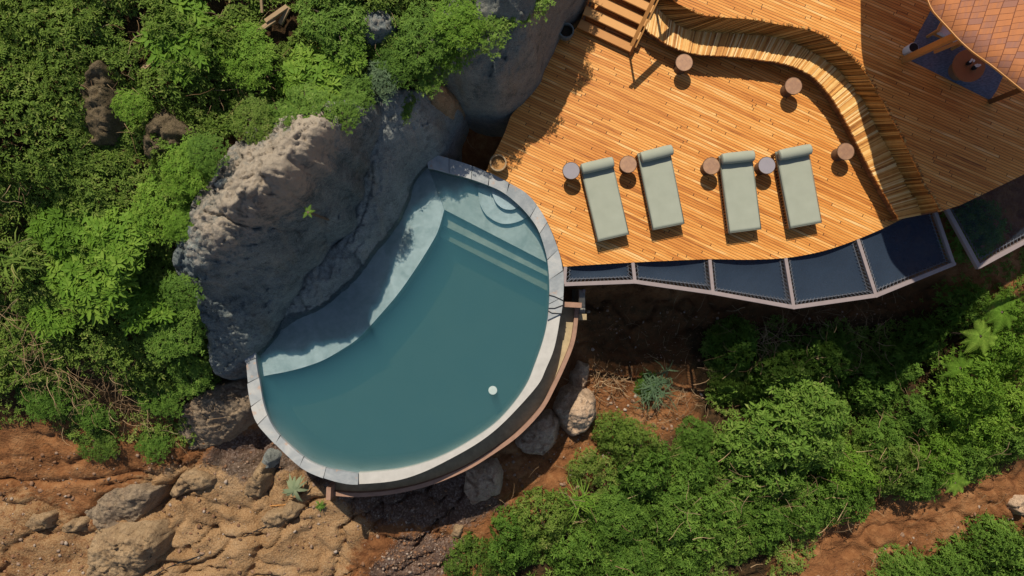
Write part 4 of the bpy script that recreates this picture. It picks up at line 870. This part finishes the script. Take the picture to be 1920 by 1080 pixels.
def canopy(x, y, seed, H):
    th = np.arctan2(y, x); r = np.hypot(x, y)/(.86+.34*fbm(np.cos(th)*1.3, np.sin(th)*1.3, 1.1, 3, .6, seed))
    wx = x+.15*fbm(x, y, 2, 2, .5, seed+3); wy = y+.15*fbm(x, y, 2, 2, .5, seed+4)
    lob = np.clip(1-1.5*cellF1(wx*2.0, wy*2.0, seed)**2, -.2, 1)*.6+np.clip(1-1.5*cellF1(wx*4.6, wy*4.6, seed+9)**2, -.2, 1)*.28
    env = np.clip(1-r**2.2, 0, 1)**.6
    return H*env*(.42+.75*lob+.25*fbm(x, y, 1.2, 3, .5, seed+2)), r
def dome_shoots(Rx, H, n, seed, lump=.25, inner=.35):
    g_ = np.random.default_rng(seed); a = g_.uniform(0, 6.283, int(n*1.5)); q = np.sqrt(g_.uniform(0, 1.25, int(n*1.5))); x = q*np.cos(a); y = q*np.sin(a)
    z, r = canopy(x, y, seed, H); dens = fbm(x, y, 2.6, 3, .6, seed+21)
    k = (r+g_.normal(0, .10, len(x)) < 1) & (dens > -.42+g_.normal(0, .12, len(x))) & (g_.random(len(x)) > np.clip((r-.7)*1.6, 0, .7)); x, y, z, r = x[k][:n], y[k][:n], z[k][:n], r[k][:n]; e = .05
    dx = (canopy(x+e, y, seed, H)[0]-canopy(x-e, y, seed, H)[0])/(2*e); dy = (canopy(x, y+e, seed, H)[0]-canopy(x, y-e, seed, H)[0])/(2*e)
    nn = np.stack([-dx*.6+x*.3+g_.normal(0, .42, len(x)), -dy*.6+y*.3+g_.normal(0, .42, len(x)), np.ones(len(x))], 1); nn /= np.linalg.norm(nn, axis=1)[:, None]
    dp = g_.random(len(x))**1.7; z = np.maximum(z*(1-dp*.8), .02)+np.where(g_.random(len(x)) < .16, g_.uniform(.03, .20, len(x)), 0)
    return np.stack([x*Rx, y*Rx, z], 1), nn
def shrub_mesh(Rx, H, n, L, seed, k=7, mat=leaf_m, wr=.34, **kw):
    p, nn = dome_shoots(Rx, H, n, seed); g_ = np.random.default_rng(seed+99)
    V, F, rr = leaves(p, nn, L*g_.uniform(.55, 1.55, len(p)), k, wr, seed=seed, **kw)
    return V, F, rr
protos = {}
def make_shrub(key, Rx, H, n, L, seed, k=7, mat=leaf_m, wr=.34, stemmat=bark_m, **kw):
    V, F, rr = shrub_mesh(Rx, H, n, L, seed, k, mat, wr, **kw)
    root = empty('shrub', cat='shrub', label='x')
    npmesh('foliage', V, F, mat, root, {'rnd': rr}, False)
    m = MB()
    for q in range(7):
        a = q*2.4+seed; e = Vector((math.cos(a)*Rx*.6, math.sin(a)*Rx*.6, H*random.uniform(.18, .3)))
        m.tube([Vector((0, 0, -.3)), Vector((e.x*.25, e.y*.25, H*.1)), e], .03*Rx+.012, 5, taper=.3)
    m.build('stem', stemmat, root); protos[key] = [root, False]; return root
for i in range(4): make_shrub('small%d' % i, 1, .9, 950, .088, 20+i, 7, leaf_m)             # fine leaved
for i in range(3): make_shrub('fine%d' % i, 1, .8, 1200, .074, 40+i, 7, cover_m if i == 2 else leaf_m)
for i in range(3): make_shrub('broad%d' % i, 1, .8, 330, .17, 60+i, 8, bright_m, .36, droop=.3)
for i in range(2): make_shrub('bright%d' % i, 1, .85, 1000, .082, 80+i, 7, bright_m)
make_shrub('grey0', 1, .8, 420, .13, 90, 8, grey_m, .25)
def shrub(key, px, py, rpx, z, label, group=None, name='shrub', flat=1.0, cat=None):
    rpx *= 1.12
    if px < 1000 and z > -2: flat = .5; rpx *= 1.1
    """crown centre seen at photo pixel, radius in photo pixels, z = height of the crown's middle"""
    p = P(px, py, z); r = rpx*(CH-z)/CH/PPM; g0 = gz(p[0], p[1])
    src, used = protos[key]; o = src if not used else copy_tree(src); protos[key][1] = True
    top = max(z, g0+.15); h = r*.75*flat; top += random.uniform(-.12, .2)
    base = max(g0-.05, top-h*.8) ; o.location = (p[0], p[1], base); o.rotation_euler.z = random.uniform(0, 6.28)
    sz = max(.35*r, (top+.25*r-base))/.75*flat if True else r
    if z < -2: sz *= 1.1; r *= 1.02
    o.scale = (r, r*random.uniform(.85, 1.1), sz); o.name = name; o['label'] = label
    if cat: o['category'] = cat
    if group: o['group'] = group
    elif 'group' in o: del o['group']
    # let the stem reach the ground
    return o
def S(v, *a): return random.choice(v)
SM = ['small0', 'small1', 'small2', 'small3']; FI = ['fine0', 'fine1', 'fine2']; BR = ['broad0', 'broad1', 'broad2']; BT = ['bright0', 'bright1']
SH = [
 # lower right slope
 (FI, 1150, 815, 38, -3.3, 'small round shrub on red soil nearest the three pale boulders'), (FI, 1195, 835, 48, -3.2, 'round bright shrub right of the small one by the boulders'),
 (SM, 1210, 885, 62, -3.2, 'dense rounded shrub below the two by the boulders'), (FI, 1100, 880, 34, -3.4, 'low shrub at the pool shadow edge above the spiky grass'),
 (FI, 1015, 985, 62, -3.0, 'rounded shrub at the lower tip of the pool shadow'), (SM, 960, 1020, 55, -3.1, 'shrub left of the one at the tip of the pool shadow'),
 (FI, 880, 1055, 50, -3.1, 'leftmost shrub on the bottom edge of the slope'), (SM, 1080, 1040, 60, -3.3, 'shrub on the bottom edge below the spiky grass'),
 (FI, 1160, 975, 60, -3.5, 'shrub right of the spiky grass'), (SM, 1260, 960, 65, -3.7, 'wide shrub in the middle of the lower slope'), (FI, 1180, 1060, 62, -3.7, 'shrub touching the bottom edge under the wide shrub'),
 (SM, 1290, 1040, 62, -4.0, 'dark shrub on the bottom edge left of the dirt track'), (SM, 1300, 880, 55, -3.9, 'pale green shrub left of the tall leafy tree'), (FI, 1375, 1015, 56, -4.2, 'shrub just above the bottom edge beside the start of the dirt track'),
 (SM, 1350, 960, 60, -4.0, 'shrub below the tall leafy tree on its left'), (SM, 1432, 985, 56, -4.2, 'shrub overhanging the lower end of the dirt track'),
 (FI, 1520, 958, 56, -4.2, 'shrub on the upper bank of the dirt track, left of centre'), (SM, 1600, 930, 55, -4.2, 'shrub on the upper bank in the middle of the dirt track'), (BT, 1600, 890, 60, -4.1, 'bright shrub right of the tall leafy tree'),
 (FI, 1680, 872, 62, -4.1, 'wide shrub in the centre of the right slope'), (SM, 1725, 905, 46, -4.3, 'small shrub on the upper bank where the track bends'), (BT, 1770, 860, 55, -4.1, 'bright shrub above the bend of the track'),
 (SM, 1822, 858, 50, -4.2, 'shrub on the upper bank near the right edge'), (SM, 1895, 825, 50, -4.2, 'shrub at the right edge above the track'), (BT, 1840, 800, 60, -3.9, 'yellow green shrub under the largest bright bush'),
 (BT, 1910, 760, 60, -3.8, 'bright bush cut by the right edge below the ferns'), (BT, 1830, 730, 75, -3.4, 'largest bright bush on the right, full in the sun'), (BT, 1890, 660, 55, -3.4, 'bright bush at the right edge beside the ferns'),
 (BT, 1920, 590, 45, -3.0, 'bright bush at the right edge above the ferns'), (SM, 1660, 830, 52, -4.3, 'shrub between the dark thicket and the bright bushes'),
 (SM, 1400, 850, 50, -3.9, 'shrub against the left foot of the tall leafy tree'), (FI, 1300, 820, 40, -4.1, 'sparse low shrub on the reddish bank'),
 (SM, 1720, 780, 50, -4.4, 'shaded shrub on the edge of the dark thicket'),
 (FI, 1795, 1066, 58, -4.8, 'shrub below the dirt track, middle of the lower right corner'), (SM, 1872, 1022, 58, -4.7, 'shrub below the dirt track close to the right edge'), (FI, 1705, 1085, 48, -4.8, 'shrub below the dirt track, left part of the corner'), (SM, 1920, 1070, 60, -4.9, 'shrub in the very bottom right corner'), (FI, 1650, 1108, 36, -4.9, 'small shrub under the dirt track at the bottom edge'),
 # dark thicket under the deck
 (SM, 1380, 650, 60, -3.9, 'dark shrub in the deck shadow below the third net'), (SM, 1470, 690, 65, -4.0, 'dark shrub in the deck shadow below the fourth net'), (FI, 1560, 680, 60, -4.1, 'dark shrub in the deck shadow below the half shaded net'),
 (SM, 1640, 720, 60, -4.2, 'dark shrub at the right of the shaded thicket'), (SM, 1560, 770, 50, -4.5, 'dark shrub between the tall tree and the thicket'), (SM, 1740, 640, 50, -4.0, 'dark shrub below the gap between the two walkway frames'),
 (SM, 1810, 570, 45, -3.9, 'dark shrub under the separate frame corner'), (FI, 1420, 740, 45, -4.3, 'dark low shrub above the tall leafy tree'), (SM, 1360, 730, 40, -4.3, 'dark shrub at the left end of the shaded thicket'), (SM, 1850, 430, 60, -3.4, 'dark plant seen through the net at the right edge'), (SM, 1690, 680, 45, -4.2, 'dark shrub next to the ferns in shade'),
 (FI, 1215, 725, 28, -3.8, 'grassy shrub at the edge of the sunlit soil patch'),
 # upper left
 (BR, 575, 150, 60, 2.9, 'broadleaf shrub with large glossy leaves above the huge boulder'), (BR, 330, 60, 65, 3.4, 'broadleaf shrub near the top edge, above the mossy brown rock'), (BR, 640, 90, 40, 2.9, 'broadleaf shrub to the right of the glossy one near the top'),
 (BR, 120, 420, 60, 2.2, 'tall broadleaf plant left of the huge boulder, upper of three'), (BR, 170, 510, 80, 2.0, 'tall broadleaf plant left of the huge boulder, middle and widest'), (BR, 250, 570, 60, 1.5, 'tall broadleaf plant left of the huge boulder, lowest of three'),
 (BR, 215, 450, 55, 2.3, 'broadleaf plant close to the boulder edge'), (BR, 100, 580, 50, 1.2, 'broadleaf plant at the left, above the dry stems'), (BT, 250, 200, 35, 3.1, 'light green clump between the two mossy rocks'),
 (BT, 300, 380, 60, 2.7, 'fine light green bush touching the lit side of the huge boulder'), (BT, 350, 320, 50, 3.2, 'light green bush just above the small pale stone'),  
    (BT, 460, 100, 55, 3.2, 'light green bush near the top between the broadleaf shrubs'),
  (SM, 520, 220, 35, 3.2, 'bush hanging over the upper rim of the huge boulder'), 
 (['grey0'], 710, 140, 42, 2.6, 'grey green shrub above the gap between the boulders'), (FI, 790, 60, 62, 2.9, 'dense bush on top of the dark boulder, left part'), (SM, 740, 100, 45, 2.7, 'bush behind the grey green shrub'), (BT, 860, 40, 50, 2.9, 'bright bush crowning the dark boulder'),
 (SM, 620, 30, 60, 3.1, 'bush at the top edge left of the grey rock'), (BT, 950, 5, 45, 2.8, 'bright bush at the top edge above the dark boulder'), (SM, 800, 130, 40, 2.4, 'bush hanging over the left flank of the dark boulder'), (SM, 660, 170, 40, 2.6, 'bush at the upper rim between huge boulder and smooth rock'),
 (FI, 330, 620, 50, .9, 'dark bush in the shade at the foot of the huge boulder'), (SM, 350, 690, 45, .2, 'bush at the lower left foot of the huge boulder'),  
 (SM, 170, 770, 42, -.9, 'tuft at the lower fringe of the undergrowth above red soil'), (FI, 290, 830, 32, -1.5, 'small plant left of the low grey boulder'), (FI, 180, 830, 35, -1.2, 'small bright plant hanging over the red soil bank'), (FI, 290, 740, 45, -.4, 'bush above the small plant by the low grey boulder'), (SM, 80, 740, 45, -.4, 'shrub at the left just above the red soil bank'),
 (FI, 905, 30, 55, 2.9, 'bush spilling over the middle of the dark boulder top'), (SM, 985, -15, 45, 2.8, 'bush hanging over the right shoulder of the dark boulder'), (BT, 850, 90, 34, 2.5, 'small bright bush creeping down the face of the dark boulder'), (FI, 745, 190, 30, 1.9, 'small bush rooted at the top of the smooth grey rock'),
 (BT, 338, 420, 34, 2.9, 'small bright bush leaning on the left flank of the huge boulder'), (SM, 335, 545, 40, 2.2, 'dark bush overlapping the lower left flank of the huge boulder'), (FI, 385, 285, 34, 3.7, 'low bush creeping over the upper left corner of the huge boulder'),
 (SM, 575, 205, 45, 3.4, 'bush covering the upper rim of the huge boulder, under the glossy broadleaf shrub'), (FI, 650, 205, 36, 3.1, 'small bush at the upper right corner of the huge boulder'), (FI, 470, 225, 40, 3.5, 'low bush along the upper left rim of the huge boulder'),
 # outside the frame on top of the dark boulder (throw the jagged shade on stairs and deck)
 (SM, 1068, -215, 55, 2.7, 'bush above the top edge behind the stairs'), (FI, 1062, -95, 45, 2.6, 'second bush above the top edge behind the stairs'),
]
for (ks, px, py, r, z, lab) in SH: shrub(random.choice(ks), px, py, r, z, lab)
for k_, (o_, used_) in list(protos.items()):
    if not used_:
        for ch in list(o_.children): bpy.data.objects.remove(ch)
        bpy.data.objects.remove(o_)
# tall leafy tree
p = P(1478, 815, -3.0); g0 = gz(p[0], p[1])
tr_ = empty('tree', (p[0], p[1], g0), label='tall leafy tree with the biggest crown on the lower slope', cat='tree'); Vs = []; Fs = []; rs_ = []; n0 = 0
for (dx, dy, dz, r, sd) in [(0, 0, 1.3, 1.35, 1), (-1.0, -.5, .9, 1.0, 2), (.9, .6, 1.5, 1.0, 3), (.3, 1.1, 1.2, .95, 4), (-.6, -1.5, .6, 1.0, 5), (1.1, -.6, .9, .95, 6), (.2, -1.3, .7, .9, 7)]:
    V, F, rr = shrub_mesh(1, 1.0, 650, .12, 200+sd, 7, leaf_m); V = V*r+[dx, dy, dz]; Vs.append(V); Fs.append(F+n0); rs_.append(rr); n0 += len(V)
npmesh('crown', np.concatenate(Vs), np.concatenate(Fs), leaf_m, tr_, {'rnd': np.concatenate(rs_)})
m = MB(); m.tube([(0, 0, -.3), (.05, .03, .6), (-.02, 0, 1.5)], .12, 8, taper=.6)
for a in range(7): m.tube([(0, 0, .6+a*.1), (math.cos(a*2.4)*.6, math.sin(a*2.4)*.6, 1.1), (math.cos(a*2.4)*1.3, math.sin(a*2.4)*1.3, 1.5)], .05, 5, taper=.3)
m.build('trunk', bark_m, tr_)
# ferns
def fern(px, py, z, r, n, label, seed, mat=bright_m):
    g_ = np.random.default_rng(seed); c = np.array(P(px, py, z)); Vs = []; Fs = []; rr = []; n0 = 0
    for k in range(n):
        a = k*6.283/n+g_.uniform(-.25, .25); L = r*g_.uniform(.8, 1.15); el_ = g_.uniform(.45, .8)
        for s in range(2, 24):
            t_ = s/24; x = L*t_; zc = L*(el_*t_-.85*t_*t_); wl_ = L*.26*math.sin(math.pi*min(1, t_*1.0+.08))**.8*(1.05-t_*.6)
            for sd in (-1, 1):
                b0 = np.array([x, 0, zc]); tip = np.array([x+wl_*.35, sd*wl_, zc-wl_*.18]); q = np.array([L*.017, 0, .0])
                v = np.array([b0-q, b0+q, tip+q*.3, tip-q*.3]); R_ = np.array([[math.cos(a), math.sin(a), 0], [-math.sin(a), math.cos(a), 0], [0, 0, 1]])
                Vs.append(v @ R_); Fs.append([n0, n0+1, n0+2, n0+3]); n0 += 4; rr += [.4+.5*g_.random()]*4
    root = empty('fern', tuple(c), label=label, cat='fern', group='ferns beside the bright bushes')
    npmesh('fronds', np.concatenate(Vs), Fs, mat, root, {'rnd': rr}); m = MB(); m.tube([(0, 0, gz(c[0], c[1])-c[2]-.1), (0, 0, .02)], .03, 6); m.build('stem', bark_m, root)
fern(1878, 585, -3.0, .7, 11, 'fern with long fronds just below the separate frame corner', 1); fern(1838, 630, -3.1, .65, 9, 'fern half in shade left of the upper fern', 2); fern(1800, 690, -3.5, .6, 9, 'smaller fern beside the largest bright bush', 3)
fern(578, 398, 3.2, .17, 6, 'tiny fern growing from the dark face of the huge boulder', 4)
fern(1790, 905, -4.0, .5, 9, 'small fern among shrubs near the track bend', 7)
def blades(px, py, z, n, L, label, name, mat, seed, wid=.02, elev=(.2, .9), cat='plant', sprd=.0):
    g_ = np.random.default_rng(seed); c = np.array(P(px, py, z)); V = []; F = []; rr = []
    for k in range(n):
        a = g_.uniform(0, 6.283); l_ = L*g_.uniform(.6, 1.1); e_ = g_.uniform(*elev); d_ = np.array([math.cos(a), math.sin(a), 0]); s = np.array([-d_[1], d_[0], 0])*wid*g_.uniform(.7, 1.2)
        i0 = len(V); r0 = np.array([g_.normal(0, sprd+1e-6)+.0, g_.normal(0, sprd+1e-6), 0]); r0[1] += r0[0]*.5
        for q, wv in ((0, .6), (.35, 1), (.7, .8), (1, .08)):
            p_ = d_*l_*q*math.cos(e_*.7)+np.array([0, 0, l_*(e_*q-.75*q*q*.9)]); V += [p_-s*wv+r0, p_+s*wv+r0]
        for q in range(3): F.append((i0+q*2, i0+q*2+1, i0+q*2+3, i0+q*2+2))
        rr += [g_.random()]*8
    o = npmesh(name, V, F, mat, None, {'rnd': rr}); o.location = c; return tag(o, label, cat)
blades(1090, 938, -2.95, 60, .75, 'long-bladed grass clump at the edge of the pool shadow', 'grass_clump', bright_m, 5, .014, sprd=.12)
blades(1228, 728, -3.6, 160, .5, 'fine grassy tuft beside the sunlit soil patch', 'grass_clump', grey_m, 6, .012, sprd=.22)
blades(1440, 640, -4.2, 70, .9, 'dry long grass clump in the deck shadow', 'grass_clump', dry_m, 7, .006, sprd=.3)
blades(552, 918, -2.35, 26, .42, 'pale star-shaped rosette on the tan ground below the coping', 'rosette_plant', pale_m, 8, .045, (.1, .4))
blades(600, 948, -2.75, 40, .2, 'tiny green tuft at the end of the long crack', 'grass_clump', leaf_m, 9, .012)
blades(35, 480, 2.0, 40, .6, 'dark drooping plant at the left edge', 'drooping_plant', cover_m, 10, .02, (.3, 1), sprd=.15)
# undergrowth
deckpoly = np.array(PL([(1070, -200), (1100, 0), (1078, 53), (1010, 143), (958, 217), (908, 325), (1000, 470), (1055, 600), (1300, 480), (1900, 300), (2400, 0), (2400, -600), (1070, -600)], 0))
def scatter_cover(name, label, poly, z0, dens, L, holes, seed, mat=cover_m, hmax=.45, k=6, bald=.30, wr=.36):
    g_ = np.random.default_rng(seed); a = np.array(PL(poly, z0)); area = (np.ptp(a[:, 0])*np.ptp(a[:, 1])); n = int(dens*area)
    x = g_.uniform(a[:, 0].min(), a[:, 0].max(), n); y = g_.uniform(a[:, 1].min(), a[:, 1].max(), n); d_ = inside_dist(x, y, a)
    m_ = fbm(x, y, .8, 4, .55, seed); keep = (d_+m_*.7 > 0) & (m_ > -bald*1.0+g_.uniform(-.15, .15, n))
    for (h, hz) in holes: keep &= inside_dist(x, y, PL(h, hz)) < 0
    x, y, m_ = x[keep], y[keep], m_[keep]; z = gf(x, y)
    hgt = np.clip(.10+hmax*(fbm(x, y, .9, 3, .5, seed+7)+.35), .03, 9)
    lay = g_.random(len(x)); z2 = z+hgt*(1-.75*lay**1.6)
    e_ = .15; dx = (fbm(x+e_, y, .9, 3, .5, seed+7)-fbm(x-e_, y, .9, 3, .5, seed+7))*hmax/(2*e_); dy = (fbm(x, y+e_, .9, 3, .5, seed+7)-fbm(x, y-e_, .9, 3, .5, seed+7))*hmax/(2*e_)
    nn = np.stack([-dx+g_.normal(0, .3, len(x)), -dy+g_.normal(0, .3, len(x)), np.ones(len(x))], 1); nn /= np.linalg.norm(nn, axis=1)[:, None]
    V, F, rr = leaves(np.stack([x, y, z2], 1), nn, L*g_.uniform(.6, 1.4, len(x)), k, wr, seed=seed)
    print(name, len(x), 'shoots')
    return tag(npmesh(name, V, F, mat, None, {'rnd': rr}), label, 'undergrowth', kind='stuff')
rockholes = [([(a, b_) for a, b_, _ in main_o], 1.8), ([(a, b_) for a, b_, _ in band_o], .5), ([(785, 175), (800, 140), (850, 110), (900, 90), (960, 40), (1010, 0), (1130, -300), (1130, 60), (1000, 200), (850, 215)], 1.5),
              ([(675, 60), (690, 20), (735, 35), (720, 75)], 2.8),
             ([(265, 125), (300, 95), (420, 95), (370, 125), (290, 145)], 2.7), ([(330, 20), (380, 0), (450, 0), (420, 30), (350, 40)], 2.9), ([(480, 80), (500, 20), (560, 10), (545, 55), (490, 90)], 2.8)]
scatter_cover('undergrowth', 'dense mixed undergrowth covering the hillside left of the boulders', [(-320, -350), (1000, -350), (1040, -20), (860, 60), (790, 190), (560, 260), (470, 400), (440, 560), (460, 690), (330, 720), (270, 760), (180, 780), (60, 750), (-320, 740)], 1.6, 400, .08, rockholes, 1, hmax=.75, bald=.42)
scatter_cover('undergrowth', 'low leafy undergrowth between the shrubs on the lower right slope', [(900, 1120), (960, 1000), (1120, 900), (1120, 830), (1230, 850), (1320, 790), (1330, 700), (1280, 620), (1450, 600), (1650, 620), (1760, 520), (2250, 420), (2250, 830), (1920, 855), (1760, 910), (1600, 970), (1440, 1120)], -4.6, 130, .09, [], 2, hmax=.35, bald=.12)
scatter_cover('undergrowth', 'green undergrowth below the dirt track in the bottom right corner', [(1600, 1140), (1680, 1080), (1800, 1000), (1880, 985), (1960, 960), (2200, 900), (2200, 1200), (1600, 1200)], -5.2, 150, .10, [], 3, hmax=.5, bald=.3)
scatter_cover('undergrowth', 'sparse weeds along the top of the red soil bank', [(-100, 700), (300, 720), (340, 830), (290, 850), (150, 840), (60, 800), (-100, 800)], -.8, 130, .075, [], 4, hmax=.3, bald=.05)
# dry stems and twigs
def twigs(name, label, spots, seed, mat=dry_m, lift=0):
    g_ = random.Random(seed); m = MB()
    for (px, py, z, sx, sy, n, L, th) in spots:
        for i in range(n):
            p_ = Vector(P(px+g_.gauss(0, sx), py+g_.gauss(0, sy), z)); p_.z = max(z-.4, gz(p_.x, p_.y)+g_.uniform(.02, .3)) if z < 0 else gz(p_.x, p_.y)+g_.uniform(.1, .5)
            p_.z += lift*g_.uniform(.5, 1.2)
            a = g_.uniform(0, 6.28); l_ = L*g_.uniform(.4, 1.2); pts = [p_.copy()]; q = p_.copy(); dz = g_.uniform(-.05, .3)
            for s in range(4): a += g_.uniform(-.5, .5); q = q+Vector((math.cos(a), math.sin(a), dz))*l_/4; dz -= .12; pts.append(q.copy())
            m.tube(pts, th*g_.uniform(.6, 1.3), 3, taper=.4)
    return tag(m.build(name, mat), label, 'twigs', kind='stuff')
twigs('dry_stems', 'tangle of dry brown stems and twigs among the plants on the left', [(40, 640, .8, 40, 40, 90, .8, .007), (90, 700, .2, 45, 30, 70, .8, .007), (210, 690, .1, 30, 25, 110, .45, .005), (150, 740, -.3, 60, 30, 60, .7, .006), (250, 760, -.6, 60, 30, 80, .6, .006), (30, 300, 2.8, 40, 40, 40, .6, .006), (200, 120, 3, 60, 60, 60, .6, .006), (480, 180, 2.8, 60, 40, 50, .5, .006), (780, 120, 2.3, 50, 40, 60, .5, .006), (400, 120, 2.8, 80, 40, 60, .6, .006)], 3)
twigs('dry_stems', 'scattered dry grass stems and twigs on the soil below the deck', [(1140, 715, -3.6, 30, 14, 90, .5, .012), (1250, 760, -3.9, 35, 25, 90, .5, .008), (1300, 820, -4, 40, 40, 50, .5, .007), (1600, 600, -4.8, 90, 30, 100, .6, .007), (1450, 680, -4.8, 80, 30, 70, .7, .007), (1300, 640, -4, 100, 40, 100, .4, .006), (1250, 1000, -4.1, 120, 60, 40, .6, .008), (1550, 900, -4.5, 120, 60, 40, .6, .008), (950, 960, -3.2, 120, 25, 60, .25, .006), (700, 1000, -3.0, 60, 30, 40, .3, .006)], 4)
twigs('dead_branches', 'bare dead twigs sticking out of the bushes on the lower right slope', [(1300, 950, -4.5, 150, 60, 60, .7, .009), (1500, 900, -4.5, 90, 60, 50, .8, .010), (1700, 850, -4.5, 120, 50, 45, .7, .009), (1500, 660, -4.5, 140, 40, 80, .7, .008)], 8, dry_m, 1.1)
# logs near the top
for i, (a, b_, lab) in enumerate([((483, 72), (522, 45), 'weathered plank lying lowest in the heap of timber near the top'), ((505, 48), (545, 20), 'weathered plank lying across the timber heap near the top'), ((532, 52), (548, 22), 'short upright-pointing plank at the right of the timber heap'), ((497, 2), (499, 32), 'thin straight stake above the timber heap'), ((277, 138), (297, 120), 'short log beside the dark hollow upper left')]):
    m = MB(); p1 = Vector(G(*a, 2.7)); p2 = Vector(G(*b_, 2.7)); c = (p1+p2)/2; m.bar(p1-c, p2-c, .09 if i != 3 else .05, .06, .8); o = m.build('plank', dry_m); o.location = c+Vector((0, 0, .22)); tag(o, lab, 'timber')
# long crack-like cable and stick on the tan ground
pts = [G(a, b_, -2.6) for a, b_ in [(285, 1082), (320, 1062), (380, 1040), (430, 1020), (480, 995), (520, 978), (560, 960), (585, 950), (612, 944)]]
m = MB(); m.tube([(p[0], p[1], p[2]+.012) for p in smooth(pts, 3)], .014, 6); tag(m.build('cable', cable_m), 'long thin dark cable running over the tan ground in the bottom left', 'cable')
p1 = G(507, 948, -2.6); p2 = G(552, 944, -2.6); m = MB(); m.bar((p1[0], p1[1], p1[2]+.03), (p2[0], p2[1], p2[2]+.03), .025, .02, .9); tag(m.build('stick', beam_m), 'straight pale stick lying near the star-shaped rosette', 'stick')
